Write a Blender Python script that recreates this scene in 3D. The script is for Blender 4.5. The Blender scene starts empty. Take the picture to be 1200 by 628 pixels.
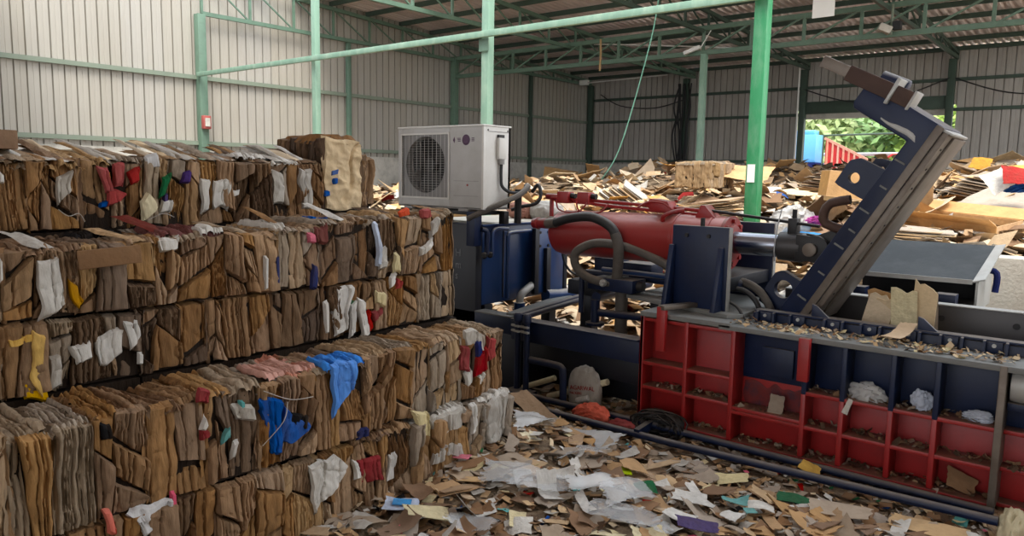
import bpy, bmesh, math, random
import numpy as np
from mathutils import Vector, Matrix

sc = bpy.context.scene
COL = sc.collection

# ------------------------------------------------------------------ camera
YAW, PITCH, ROLL, FPX, EYE = 0.692164, 0.12198, -0.017526, 880.65, 1.75
fw = Vector((-math.sin(YAW) * math.cos(PITCH), math.cos(YAW) * math.cos(PITCH), -math.sin(PITCH)))
rt = Vector((math.cos(YAW), math.sin(YAW), 0))
dn = fw.cross(rt)
r2 = rt * math.cos(ROLL) + dn * math.sin(ROLL)
d2 = dn * math.cos(ROLL) - rt * math.sin(ROLL)
cam = bpy.data.objects.new('camera', bpy.data.cameras.new('camera'))
COL.objects.link(cam)
cam.matrix_world = Matrix(((r2.x, -d2.x, -fw.x, 0), (r2.y, -d2.y, -fw.y, 0), (r2.z, -d2.z, -fw.z, EYE), (0, 0, 0, 1)))
cam.data.sensor_width = 36
cam.data.lens = FPX / 1200 * 36
cam.data.clip_start, cam.data.clip_end = 0.05, 300
sc.camera = cam

# ------------------------------------------------------------------ sky, sun, exposure
world = bpy.data.worlds.new('sky'); sc.world = world; world.use_nodes = True
wn = world.node_tree.nodes; wl = world.node_tree.links
bg = wn['Background']
tc = wn.new('ShaderNodeTexCoord'); sep = wn.new('ShaderNodeSeparateXYZ'); rmp = wn.new('ShaderNodeValToRGB')
wl.new(tc.outputs['Generated'], sep.inputs[0]); wl.new(sep.outputs['Z'], rmp.inputs[0])
rmp.color_ramp.elements[0].position = 0.0; rmp.color_ramp.elements[0].color = (0.95, 0.96, 0.98, 1)
rmp.color_ramp.elements[1].position = 0.9; rmp.color_ramp.elements[1].color = (0.86, 0.92, 1.0, 1)
wl.new(rmp.outputs[0], bg.inputs[0]); bg.inputs[1].default_value = 1.9
sun = bpy.data.objects.new('sun', bpy.data.lights.new('sun', 'SUN')); COL.objects.link(sun)
sun.data.energy = 3.8; sun.data.angle = math.radians(28); sun.data.color = (1.0, 0.95, 0.86)
sun.rotation_euler = Vector((-0.40, 0.30, -0.866)).to_track_quat('-Z', 'Y').to_euler()
vs = sc.view_settings
vs.view_transform = 'Standard'; vs.look = 'None'; vs.gamma = 1.0; vs.use_curve_mapping = False
vs.exposure = 0.58

# ------------------------------------------------------------------ helpers
R = random.Random(11)
NR = np.random.default_rng(11)

def lin(c):
    return tuple(((v / 255) / 12.92 if v / 255 <= 0.04045 else ((v / 255 + 0.055) / 1.055) ** 2.4) for v in c)

MATS = {}
def mat(name, rgb, rough=0.6, metal=0.0, var=0.0, nscale=6.0, dirt=None, dirt_amt=0.4, dscale=3.0, bump=0.0, bscale=40.0,
        stretch=(1, 1, 1), rnd=0.0, alpha=1.0, spec=0.5, dust=None, dust_amt=0.0, trans=0.0, flutes=0.0):
    m = bpy.data.materials.new(name); m.use_nodes = True
    nt = m.node_tree; N = nt.nodes; L = nt.links; b = N['Principled BSDF']
    base = lin(rgb) + (1,)
    b.inputs['Roughness'].default_value = rough; b.inputs['Metallic'].default_value = metal
    b.inputs['Specular IOR Level'].default_value = spec
    tcn = N.new('ShaderNodeTexCoord'); mp = N.new('ShaderNodeMapping'); mp.inputs['Scale'].default_value = stretch
    L.new(tcn.outputs['Object'], mp.inputs[0])
    oi = None
    if rnd:
        oi = N.new('ShaderNodeObjectInfo')
        off = N.new('ShaderNodeVectorMath'); off.operation = 'ADD'
        mul = N.new('ShaderNodeMath'); mul.operation = 'MULTIPLY'; mul.inputs[1].default_value = 37.0
        L.new(oi.outputs['Random'], mul.inputs[0]); L.new(mp.outputs[0], off.inputs[0]); L.new(mul.outputs[0], off.inputs[1])
        vec = off.outputs[0]
    else:
        vec = mp.outputs[0]
    rgbn = N.new('ShaderNodeRGB'); rgbn.outputs[0].default_value = base
    col = rgbn.outputs[0]
    def mix(a, bcol, fac_socket, kind='MIX'):
        x = N.new('ShaderNodeMix'); x.data_type = 'RGBA'; x.blend_type = kind
        L.new(a, x.inputs[6])
        if isinstance(bcol, tuple): x.inputs[7].default_value = bcol
        else: L.new(bcol, x.inputs[7])
        if isinstance(fac_socket, float): x.inputs[0].default_value = fac_socket
        else: L.new(fac_socket, x.inputs[0])
        return x.outputs[2]
    def ramp(sock, p0, c0, p1, c1):
        r = N.new('ShaderNodeValToRGB'); e = r.color_ramp.elements
        e[0].position = p0; e[0].color = (c0, c0, c0, 1); e[1].position = p1; e[1].color = (c1, c1, c1, 1)
        L.new(sock, r.inputs[0]); return r.outputs[0]
    if var:
        n = N.new('ShaderNodeTexNoise'); n.inputs['Scale'].default_value = nscale; n.inputs['Detail'].default_value = 6
        n.inputs['Roughness'].default_value = 0.65; L.new(vec, n.inputs['Vector'])
        col = mix(col, ramp(n.outputs[0], 0.25, 1 - var, 0.75, 1 + 0.0), 1.0, 'MULTIPLY')
    if flutes:
        w = N.new('ShaderNodeTexWave'); w.inputs['Scale'].default_value = flutes; w.inputs['Distortion'].default_value = 6
        w.inputs['Detail'].default_value = 2; L.new(vec, w.inputs['Vector'])
        col = mix(col, ramp(w.outputs[1], 0.0, 0.72, 0.5, 1.0), 1.0, 'MULTIPLY')
    if rnd:
        r2n = N.new('ShaderNodeMapRange'); r2n.inputs[3].default_value = 1 - rnd; r2n.inputs[4].default_value = 1 + rnd * 0.55
        L.new(oi.outputs['Random'], r2n.inputs[0])
        hv = N.new('ShaderNodeHueSaturation'); L.new(col, hv.inputs['Color']); L.new(r2n.outputs[0], hv.inputs['Value'])
        ms = N.new('ShaderNodeMath'); ms.operation = 'MULTIPLY'; ms.inputs[1].default_value = 7.31
        fr = N.new('ShaderNodeMath'); fr.operation = 'FRACT'
        L.new(oi.outputs['Random'], ms.inputs[0]); L.new(ms.outputs[0], fr.inputs[0])
        sr = N.new('ShaderNodeMapRange'); sr.inputs[3].default_value = 0.78; sr.inputs[4].default_value = 1.12
        L.new(fr.outputs[0], sr.inputs[0]); L.new(sr.outputs[0], hv.inputs['Saturation'])
        col = hv.outputs[0]
    if dirt:
        n2 = N.new('ShaderNodeTexNoise'); n2.inputs['Scale'].default_value = dscale; n2.inputs['Detail'].default_value = 8
        n2.inputs['Roughness'].default_value = 0.7; L.new(vec, n2.inputs['Vector'])
        col = mix(col, lin(dirt) + (1,), ramp(n2.outputs[0], 0.46, 0.0, 0.72, dirt_amt))
    if dust:      # settled dust lies on what faces up
        g = N.new('ShaderNodeNewGeometry'); sx = N.new('ShaderNodeSeparateXYZ'); L.new(g.outputs['Normal'], sx.inputs[0])
        n3 = N.new('ShaderNodeTexNoise'); n3.inputs['Scale'].default_value = 9; n3.inputs['Detail'].default_value = 8
        L.new(vec, n3.inputs['Vector'])
        mm = N.new('ShaderNodeMath'); mm.operation = 'MULTIPLY'
        L.new(ramp(sx.outputs['Z'], 0.35, 0.0, 0.95, dust_amt), mm.inputs[0]); L.new(ramp(n3.outputs[0], 0.2, 0.55, 0.7, 1.0), mm.inputs[1])
        col = mix(col, lin(dust) + (1,), mm.outputs[0])
    L.new(col, b.inputs['Base Color'])
    if bump:
        n4 = N.new('ShaderNodeTexNoise'); n4.inputs['Scale'].default_value = bscale; n4.inputs['Detail'].default_value = 5
        L.new(vec, n4.inputs['Vector'])
        bp = N.new('ShaderNodeBump'); bp.inputs['Strength'].default_value = bump; bp.inputs['Distance'].default_value = 0.02
        L.new(n4.outputs[0], bp.inputs['Height']); L.new(bp.outputs[0], b.inputs['Normal'])
    if alpha < 1:
        b.inputs['Alpha'].default_value = alpha
    if trans:
        b.inputs['Transmission Weight'].default_value = trans
    MATS[name] = m
    return m

def card(name, rgb, **k):
    d = dict(rough=0.88, var=0.5, nscale=8, bump=0.6, bscale=12, stretch=(3.6, 3.6, 0.7), rnd=0.16, spec=0.15, dirt=(52, 40, 30), dirt_amt=0.5, dscale=3.2)
    d.update(k); return mat(name, rgb, **d)

# kraft board in its several tones
card('kraft_a', (174, 138, 98)); card('kraft_b', (158, 120, 82)); card('kraft_c', (190, 158, 118)); card('kraft_d', (138, 104, 72))
card('kraft_e', (126, 102, 80)); card('kraft_f', (170, 152, 130)); card('kraft_g', (162, 124, 84)); card('kraft_dark', (106, 84, 66))
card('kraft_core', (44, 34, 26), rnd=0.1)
FL = dict(stretch=(1, 1, 1), var=0.22, bump=0.3, bscale=30, rnd=0.14, dirt=(96, 78, 60), dirt_amt=0.35, dscale=6)
card('kraft_flat', (200, 170, 132), **FL); card('kraft_flat_b', (182, 148, 110), **FL); card('kraft_pale', (220, 198, 164), **FL)
card('kraft_gold', (212, 164, 104), **FL); card('kraft_grey', (168, 152, 134), **FL); card('kraft_brown', (140, 108, 80), **FL)
KRAFT = ['kraft_a', 'kraft_a', 'kraft_b', 'kraft_b', 'kraft_c', 'kraft_d', 'kraft_d', 'kraft_e', 'kraft_f', 'kraft_g']
for nm, c in dict(white=(212, 208, 200), red=(160, 18, 12), crimson=(138, 14, 24), blue=(30, 84, 160), azure=(28, 128, 220), navy=(34, 44, 96), teal=(96, 168, 164),
                  grey=(186, 180, 170), black=(26, 26, 28), cream=(222, 208, 166), yellow=(222, 172, 32), ochre=(186, 136, 44), lime=(176, 200, 40), green=(32, 100, 62),
                  pink=(222, 104, 128), maroon=(112, 54, 48), paleblue=(188, 198, 216), orange=(222, 84, 46), purple=(76, 58, 110), plastic_white=(214, 214, 214),
                  rose=(206, 150, 132), skyblue=(84, 160, 220), magenta=(186, 92, 160)).items():
    mat(nm, c, rough=0.75, var=0.3, nscale=9, bump=0.45, bscale=16, rnd=0.08, dirt=(96, 78, 60), dirt_amt=0.3, dscale=7, spec=0.06, stretch=(2.5, 2.5, 0.8))

def smooth(me, ang=None):
    me.polygons.foreach_set('use_smooth', np.ones(len(me.polygons), dtype=bool))
    if ang is not None:
        me.set_sharp_from_angle(angle=math.radians(ang))

def mesh(name, V, F, m=None, ang=None):
    me = bpy.data.meshes.new(name); me.from_pydata([tuple(v) for v in V], [], F); me.validate(); me.update()
    if m: me.materials.append(MATS[m])
    if ang is not None: smooth(me, ang)
    return me

def link(name, me, parent=None, loc=None):
    o = bpy.data.objects.new(name, me); COL.objects.link(o)
    if parent is not None: o.parent = parent
    if loc is not None: o.location = loc
    return o

def root(name, loc, label, cat, group=None, rz=0.0):
    o = bpy.data.objects.new(name, None); COL.objects.link(o); o.location = loc; o.rotation_euler = (0, 0, rz)
    o.empty_display_size = 0.1
    o['label'] = label; o['category'] = cat
    if group: o['group'] = group
    return o

def tag(o, label, cat, group=None):
    o['label'] = label; o['category'] = cat
    if group: o['group'] = group
    return o

def absloc(o):
    p = Vector((0, 0, 0))
    while o is not None:
        p += o.location; o = o.parent
    return p

class MB:
    """collects solids in world coordinates and links them as one mesh object"""
    def __init__(self): self.V = []; self.F = []
    def add(self, V, F):
        n = len(self.V); self.V += [tuple(v) for v in V]; self.F += [tuple(i + n for i in f) for f in F]; return self
    def box(self, x0, x1, y0, y1, z0, z1):
        V = [(x0, y0, z0), (x1, y0, z0), (x1, y1, z0), (x0, y1, z0), (x0, y0, z1), (x1, y0, z1), (x1, y1, z1), (x0, y1, z1)]
        return self.add(V, [(0, 3, 2, 1), (4, 5, 6, 7), (0, 1, 5, 4), (1, 2, 6, 5), (2, 3, 7, 6), (3, 0, 4, 7)])
    def bar(self, p, q, w, h, up=(0, 0, 1)):
        p = Vector(p); q = Vector(q); d = (q - p).normalized(); u = Vector(up)
        if abs(d.dot(u)) > 0.98: u = Vector((1, 0, 0))
        s = d.cross(u).normalized() * (w / 2); t = s.cross(d).normalized() * (h / 2)
        V = [p - s - t, p + s - t, p + s + t, p - s + t, q - s - t, q + s - t, q + s + t, q - s + t]
        return self.add(V, [(0, 1, 2, 3), (7, 6, 5, 4), (0, 4, 5, 1), (1, 5, 6, 2), (2, 6, 7, 3), (3, 7, 4, 0)])
    def prism(self, poly, axis, a, b):
        """polygon in the plane across axis ('x': (y,z), 'y': (x,z), 'z': (x,y)) pushed from a to b"""
        def P(p, t): return (t, p[0], p[1]) if axis == 'x' else (p[0], t, p[1]) if axis == 'y' else (p[0], p[1], t)
        n = len(poly); V = [P(p, a) for p in poly] + [P(p, b) for p in poly]
        return self.add(V, [tuple(range(n)), tuple(range(2 * n - 1, n - 1, -1))] + [(i, n + i, n + (i + 1) % n, (i + 1) % n) for i in range(n)])
    def tube(self, pts, r, seg=10, spl=0, rr=None):
        pts = [Vector(p) for p in pts]
        if spl:
            out = []; n = len(pts)
            for i in range(n - 1):
                p0 = pts[max(i - 1, 0)]; p1 = pts[i]; p2 = pts[i + 1]; p3 = pts[min(i + 2, n - 1)]
                for k in range(spl):
                    t = k / spl
                    out.append(0.5 * (2 * p1 + (p2 - p0) * t + (2 * p0 - 5 * p1 + 4 * p2 - p3) * t * t + (3 * p1 - p0 - 3 * p2 + p3) * t ** 3))
            pts = out + [pts[-1]]
        n = len(pts); ts = []
        for i in range(n):
            ts.append((pts[min(i + 1, n - 1)] - pts[max(i - 1, 0)]).normalized())
        u = ts[0].orthogonal().normalized(); V = []; F = []
        for i in range(n):
            u = (u - ts[i] * u.dot(ts[i])).normalized(); w = ts[i].cross(u)
            rad = rr[i] if rr else r
            for k in range(seg):
                a = 2 * math.pi * k / seg; V.append(pts[i] + (u * math.cos(a) + w * math.sin(a)) * rad)
        for i in range(n - 1):
            for k in range(seg):
                k2 = (k + 1) % seg
                F.append((i * seg + k, i * seg + k2, (i + 1) * seg + k2, (i + 1) * seg + k))
        F.append(tuple(range(seg - 1, -1, -1))); F.append(tuple((n - 1) * seg + k for k in range(seg)))
        return self.add(V, F)
    def cyl(self, p, q, r, seg=20): return self.tube([p, q], r, seg)
    def lathe(self, p, d, prof, seg=28, caps=True):
        """profile [(distance along d, radius)]"""
        p = Vector(p); d = Vector(d).normalized(); u = d.orthogonal().normalized(); w = d.cross(u); V = []; F = []
        for (t, r) in prof:
            for k in range(seg):
                a = 2 * math.pi * k / seg; V.append(p + d * t + (u * math.cos(a) + w * math.sin(a)) * max(r, 1e-4))
        for i in range(len(prof) - 1):
            for k in range(seg):
                k2 = (k + 1) % seg; F.append((i * seg + k, i * seg + k2, (i + 1) * seg + k2, (i + 1) * seg + k))
        if caps: F.append(tuple(range(seg - 1, -1, -1))); F.append(tuple((len(prof) - 1) * seg + k for k in range(seg)))
        return self.add(V, F)
    def build(self, name, m, parent=None, bev=0.0, ang=35):
        off = absloc(parent) if parent is not None else Vector((0, 0, 0))
        if parent is None and name:
            a = np.array(self.V); off = Vector(((a[:, 0].min() + a[:, 0].max()) / 2, (a[:, 1].min() + a[:, 1].max()) / 2, a[:, 2].min()))
        me = bpy.data.meshes.new(name); me.from_pydata([tuple(Vector(v) - off) for v in self.V], [], self.F); me.update()
        if bev:
            bm = bmesh.new(); bm.from_mesh(me)
            bmesh.ops.recalc_face_normals(bm, faces=bm.faces)
            es = [e for e in bm.edges if len(e.link_faces) == 2 and e.calc_face_angle(0) > 0.6]
            bmesh.ops.bevel(bm, geom=es, offset=bev, segments=2, profile=0.5, affect='EDGES', clamp_overlap=True)
            bm.to_mesh(me); bm.free()
        else:
            bm = bmesh.new(); bm.from_mesh(me); bmesh.ops.recalc_face_normals(bm, faces=bm.faces); bm.to_mesh(me); bm.free()
        me.materials.append(MATS[m]); smooth(me, ang)
        return link(name, me, parent, None if parent is not None else off)

class Noise:
    """smooth random field on two coordinates"""
    def __init__(self, rng, f=1.0, n=7, g=1.9):
        a = rng.uniform(0, 2 * math.pi, n); k = f * g ** np.linspace(0, 2, n)
        self.fx = k * np.cos(a); self.fy = k * np.sin(a); self.ph = rng.uniform(0, 6.28, n); self.am = 1 / k * f; self.am /= self.am.sum()
    def __call__(self, x, y):
        s = 0
        for a, b, p, m in zip(self.fx, self.fy, self.ph, self.am): s = s + m * np.sin(a * x + b * y + p)
        return s * 1.7
    def ridge(self, x, y): return 1 - 2 * np.abs(self(x, y))
# ------------------------------------------------------------------ the shed
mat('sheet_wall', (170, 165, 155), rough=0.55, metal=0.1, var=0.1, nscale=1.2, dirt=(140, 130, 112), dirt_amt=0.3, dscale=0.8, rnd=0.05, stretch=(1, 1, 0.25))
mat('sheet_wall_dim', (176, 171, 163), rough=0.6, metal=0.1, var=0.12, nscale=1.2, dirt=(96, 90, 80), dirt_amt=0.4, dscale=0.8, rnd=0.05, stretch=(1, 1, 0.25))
mat('sheet_roof', (242, 228, 226), rough=0.4, metal=0.2, var=0.12, nscale=0.8, dirt=(120, 96, 90), dirt_amt=0.4, dscale=0.5, rnd=0.07, stretch=(1, 0.2, 1))
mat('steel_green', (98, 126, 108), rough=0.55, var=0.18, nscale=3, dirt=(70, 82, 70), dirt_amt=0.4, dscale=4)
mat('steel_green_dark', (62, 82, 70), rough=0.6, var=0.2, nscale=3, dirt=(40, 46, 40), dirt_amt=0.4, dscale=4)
mat('girt_grey', (126, 138, 122), rough=0.6, var=0.2, nscale=2)
mat('post_vivid', (40, 134, 84), rough=0.45, var=0.2, nscale=4, dirt=(120, 160, 132), dirt_amt=0.5, dscale=5, stretch=(1, 1, 0.3))
mat('post_pale', (126, 160, 140), rough=0.55, var=0.18, nscale=4, dirt=(176, 196, 176), dirt_amt=0.5, dscale=5, stretch=(1, 1, 0.3))
mat('plinth', (204, 200, 190), rough=0.9, var=0.25, nscale=2, dirt=(110, 104, 96), dirt_amt=0.5, bump=0.3)
mat('concrete_floor', (138, 126, 110), rough=0.9, var=0.3, nscale=1.5, dirt=(96, 84, 70), dirt_amt=0.6, dscale=2, bump=0.3)
mat('concrete_pale', (226, 221, 208), rough=0.9, var=0.18, nscale=2.5, dirt=(146, 120, 98), dirt_amt=0.45, dscale=2, bump=0.25)
mat('galv', (176, 178, 180), rough=0.45, metal=0.6, var=0.15)
mat('cable_black', (24, 24, 26), rough=0.6)
mat('white_paint', (232, 232, 228), rough=0.5, var=0.06)

WX, BY, EAVE = -18.0, 26.64, 5.85
def roof_z(y): return 5.80 + 0.05 * (BY - y)

def st(o): o['kind'] = 'structure'; return o

m = MB(); m.box(-18.4, 6, -14, BY + 0.2, -0.25, 0.0); floor = st(m.build('floor', 'concrete_floor'))
m = MB(); m.box(-60, 60, BY + 0.3, 110, -0.3, 0.0); m.box(6, 60, -30, BY + 0.3, -0.3, 0.0); mat('yard', (224, 216, 200), rough=0.95, var=0.25, nscale=0.4)
st(m.build('ground', 'yard'))

def rib_profile(n, pitch, depth, rib):
    """flat pans with narrow ribs pressed away from the room"""
    P = [(0, 0)]
    for i in range(n):
        a = i * pitch
        P += [(a + 0.35 * pitch, 0), (a + 0.35 * pitch + 0.012, 0.006), (a + 0.35 * pitch + 0.024, 0)]
        P += [(a + pitch - rib, 0), (a + pitch - rib * 0.75, depth), (a + pitch - rib * 0.25, depth), (a + pitch, 0)]
    return P

def sheet_mesh(name, prof, place, m):
    """place(s, d, end) -> point, s along the sheet's width, d across it"""
    n = len(prof); V = [place(s, d, 0) for s, d in prof] + [place(s, d, 1) for s, d in prof]
    me = bpy.data.meshes.new(name); me.from_pydata(V, [], [(i, i + 1, n + i + 1, n + i) for i in range(n - 1)]); me.update()
    me.materials.append(MATS[m]); return me

# left wall: block plinth with one ribbed sheet after another above it
m = MB(); m.box(WX - 0.25, WX, 2.0, BY, 0, 2.25); wall_left = st(m.build('wall_left', 'plinth'))
off = absloc(wall_left)
pr = rib_profile(4, 0.24, 0.05, 0.036)
y = 2.0; k = 0
while y < BY:
    y2 = y
    def place(s, d, e): yy = min(y2 + s, BY); return (WX - d - off.x - 0.02, yy - off.y, (2.2 if e == 0 else roof_z(max(yy, 9.6)) + 0.1) - off.z)
    link('wall_sheet', sheet_mesh('wall_sheet', pr, place, 'sheet_wall'), wall_left)
    y += 0.96
for z in (2.42, 4.0):
    m = MB(); m.box(WX + 0.0, WX + 0.07, 2.0, BY, z - 0.05, z + 0.05); m.build('girt', 'girt_grey', wall_left)

# wall at the far end, with the shutter opening
m = MB(); m.box(WX, -9.1, BY, BY + 0.22, 0, 2.3); wall_back = st(m.build('wall_back', 'plinth'))
off = absloc(wall_back)
m = MB(); m.box(-4.75, 1.5, BY, BY + 0.22, 0, 2.3); m.build('plinth', 'plinth', wall_back)
m = MB(); m.box(-9.1, -4.75, BY, BY + 0.22, 0, 1.1); m.build('door_ramp', 'concrete_floor', wall_back)
x = WX
while x < 1:
    x2 = x
    lo = 4.15 if (-9.3 < x + 0.48 and x + 0.48 < -4.55) else 2.25
    def place(s, d, e): return (x2 + s - off.x, BY + 0.02 + d - off.y, (lo if e == 0 else EAVE) - off.z)
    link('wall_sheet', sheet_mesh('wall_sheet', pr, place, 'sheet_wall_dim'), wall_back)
    x += 0.96
for z in (2.42, 4.9):
    for a, b in (((WX, 1.5),) if z > 4 else ((WX, -9.1), (-4.75, 1.5))):
        m = MB(); m.box(a, b, BY - 0.07, BY, z - 0.05, z + 0.05); m.build('girt', 'steel_green_dark', wall_back)
for a, b in ((WX, -9.1), (-4.75, 1.5)):
    m = MB(); m.box(a, b, BY - 0.07, BY, 3.95, 4.05); m.build('girt', 'steel_green_dark', wall_back)
m = MB(); m.box(-9.1, -4.75, BY - 0.16, BY + 0.1, 4.02, 4.42); m.build('shutter_box', 'steel_green_dark', wall_back, bev=0.02)
m = MB(); m.box(-9.1, -4.75, BY - 0.05, BY + 0.05, 3.84, 4.02); m.build('shutter_rail', 'plinth', wall_back)

# the shed stands open to the yard on the far right, out of frame


# roof sheets of the far shed
m = MB(); m.box(WX - 0.2, 1.5, 12.3, 12.4, roof_z(12.3) - 0.08, roof_z(12.3) + 0.02); ceiling = st(m.build('ceiling', 'steel_green'))
off = absloc(ceiling)
prr = [(k * 0.2 + s, dd) for k in range(5) for s, dd in ((0.0, 0.0), (0.07, 0.0), (0.105, 0.05), (0.165, 0.05))] + [(1.0, 0.0)]
x = WX - 0.3
while x < 1:
    x2 = x
    def place(s, d, e): yy = 12.3 if e == 0 else BY + 0.9; return (x2 + s - off.x, yy - off.y, roof_z(yy) + 0.06 + d - off.z)
    link('roof_sheet', sheet_mesh('roof_sheet', prr, place, 'sheet_roof'), ceiling)
    x += 1.0
for i in range(11):
    yy = BY - 0.15 - i * 1.3
    m = MB(); m.box(WX, 1.5, yy - 0.03, yy + 0.03, roof_z(yy) - 0.07, roof_z(yy) + 0.055); m.build('purlin', 'steel_green_dark', ceiling)

# unseen roof over the camera, edge and height set to shade the foreground
m = MB(); m.box(-18.3, 6, -14, 4.9, 6.4, 6.45); st(m.build('ceiling', 'sheet_roof'))
m = MB(); m.box(6, 6.2, -14, 3.0, 0, 6.4); st(m.build('wall_right_added', 'sheet_wall_dim'))  # side wall added out of view to darken the foreground
m = MB(); m.box(-18.2, -18.0, -14, 2.0, 0, 7); st(m.build('wall_left', 'sheet_wall'))

# columns standing in the left and far walls
for i, yy in enumerate((9.56, 14.05, 18.4, 22.55, 26.5)):
    big = 0.2 if i in (0, 2, 4) else 0.12
    m = MB(); m.box(WX + 0.02, WX + 0.02 + big, yy - big / 2, yy + big / 2, 0, 5.5 if i not in (2,) else 5.62)
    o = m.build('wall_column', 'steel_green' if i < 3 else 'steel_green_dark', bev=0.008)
    tag(o, ['green steel column in the pale left wall holding the long cross pipe', 'slim green column on the pale wall behind the tall bale', 'green column where the long truss meets the left wall',
            'slim dark column on the left wall near the corner', 'dark corner column where the two sheet walls meet'][i], 'column', 'columns along the left wall'); st(o)
for i, xx in enumerate((-13.55, -9.15, -4.72, -0.3)):
    m = MB(); m.box(xx - 0.1, xx + 0.1, BY - 0.26, BY - 0.06, 0, 5.5)
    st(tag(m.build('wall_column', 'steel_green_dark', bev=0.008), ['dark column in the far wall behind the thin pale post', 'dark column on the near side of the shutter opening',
           'dark column on the far side of the shutter opening, behind the blue press lid', 'dark column in the far wall beyond the shutter opening', 'last dark column of the far wall'][i], 'column', 'columns along the far wall'))
m = MB(); m.tube([(-9.28, BY - 0.3, 2.2), (-9.28, BY - 0.3, 5.6)], 0.03, 8); tag(m.build('conduit_pipe', 'white_paint'), 'white conduit running up the column beside the shutter opening', 'pipe')

# free-standing posts
def post(x, y, w, h, m_, label, lean=0.0):
    r = root('steel_post', (x, y, 0), label, 'post')
    b = MB(); b.box(x - w / 2, x + w / 2, y - w / 2, y + w / 2, 0, h); b.build('shaft', m_, r, bev=0.01)
    b = MB(); b.box(x - w, x + w, y - w, y + w, 0, 0.02); b.build('base_plate', m_, r)
    return r
p1 = post(-13.25, 9.56, 0.13, 6.6, 'post_pale', 'pale green post rising behind the tall end bale')
p2 = post(-8.53, 9.56, 0.15, 6.6, 'post_pale', 'pale green post rising behind the white condenser unit')
p3 = post(-3.87, 9.56, 0.17, 6.6, 'post_vivid', 'bright green post rising behind the red cylinder, with a white notice')
p4 = post(-8.95, 18.4, 0.15, 4.95, 'post_pale', 'thin pale green post holding up the long truss near the far wall')
b = MB(); b.box(-3.93, -3.83, 9.465, 9.473, 1.72, 1.95); b.build('notice', 'white_paint', p3)
for xx in (-13.25, -8.53, -3.87):
    pass
b = MB(); b.box(-8.63, -8.43, 9.45, 9.47, 3.78, 3.98); b.build('pipe_clamp', 'steel_green', p2)
m = MB(); m.bar((WX + 0.2, 9.42, 4.05), (-3.7, 9.42, 4.04), 0.07, 0.1)
o = tag(m.build('cross_pipe', 'post_pale', bev=0.006), 'long pale green square pipe crossing from the wall column to the bright post', 'pipe')

# trusses
def truss(name, P0, P1, zb, zt0, zt1, n, m_, label, w=0.07, group='roof trusses', close=True):
    """bottom chord level at zb, top chord from zt0 to zt1"""
    P0 = Vector(P0); P1 = Vector(P1); r = root(name, (P0.x, P0.y, zb), label, 'truss', group)
    def at(t, z): q = P0.lerp(P1, t); return (q.x, q.y, z)
    b = MB(); b.bar(at(0, zb), at(1, zb), w, w * 1.3); b.build('bottom_chord', m_, r)
    b = MB(); b.bar(at(0, zt0), at(1, zt1), w, w * 1.3); b.build('top_chord', m_, r)
    for i in range(n + 1):
        t = i / n; zt = zt0 + (zt1 - zt0) * t
        if zt - zb > 0.12:
            b = MB(); b.bar(at(t, zb), at(t, zt), w * 0.75, w * 0.75); b.build('upright', m_, r)
        if i < n:
            zt2 = zt0 + (zt1 - zt0) * (i + 1) / n
            if zt2 - zb > 0.2:
                b = MB(); b.bar(at(t, zb), at((i + 1) / n, zt2), w * 0.45, w * 0.45); b.build('brace', m_, r)
    return r
truss('long_truss', (WX + 0.1, 18.4, 0), (1.2, 18.4, 0), 4.98, 5.56, 5.63, 15, 'steel_green', 'long green lattice truss crossing the shed over the cardboard heap', w=0.09)
names = ['green gable truss lying against the left wall sheets', 'second green roof truss in from the left wall', 'green roof truss above the thin pale post', 'green roof truss reaching the shutter column behind the press lid',
         'green roof truss reaching the wall beyond the shutter', 'last green roof truss of the shed']
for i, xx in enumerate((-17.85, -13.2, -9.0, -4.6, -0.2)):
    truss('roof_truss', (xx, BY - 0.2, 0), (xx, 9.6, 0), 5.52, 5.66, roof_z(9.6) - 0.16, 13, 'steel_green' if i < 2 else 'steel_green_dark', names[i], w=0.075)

# things hanging from the trusses
m = MB(); m.box(-5.45, -5.02, 15.98, 16.0, 5.03, 5.95); tag(m.build('hanging_board', 'white_paint'), 'blank white board hanging under the roof', 'board')
r = root('floodlight', (-4.5, 18.2, 4.9), 'small floodlight hanging from the long truss', 'lamp')
b = MB(); b.tube([(-4.5, 18.25, 5.6), (-4.5, 18.25, 4.95)], 0.025, 8); b.build('stem', 'girt_grey', r)
b = MB(); b.bar((-4.72, 18.1, 5.13), (-4.5, 18.2, 5.02), 0.2, 0.16); b.build('lamp_body', 'plinth', r, bev=0.02)
b = MB(); b.box(-4.46, -4.3, 18.15, 18.3, 5.04, 5.22); b.build('driver_box', 'cable_black', r)
r = root('tube_light', (-9.15, 18.2, 5.02), 'white tube light bracketed to the thin post under the truss', 'lamp')
b = MB(); b.bar((-9.42, 18.2, 4.98), (-8.98, 18.2, 5.1), 0.09, 0.09); b.build('tube', 'white_paint', r)
b = MB(); b.tube([(-8.98, 18.25, 5.1), (-8.75, 18.3, 5.5)], 0.012, 6); b.build('wire', 'white_paint', r)
r = root('corner_lamp', (-17.5, 25.6, 5.4), 'white lamp and conduit strung along the far wall top by the corner', 'lamp')
b = MB(); b.box(-17.8, -17.4, 25.5, 25.65, 5.42, 5.62); b.build('lamp_head', 'white_paint', r, bev=0.02)
b = MB(); b.tube([(-17.45, 25.6, 5.5), (-14.0, 25.8, 5.6)], 0.022, 6); b.build('conduit', 'white_paint', r)
m = MB(); m.tube([(-12.5, 18.6, 5.56), (-10.9, 19.5, 5.5), (-9.0, 20.6, 5.4)], 0.02, 6); tag(m.build('conduit_pipe', 'white_paint'), 'thin pale conduit slung behind the long truss', 'pipe')
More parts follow.
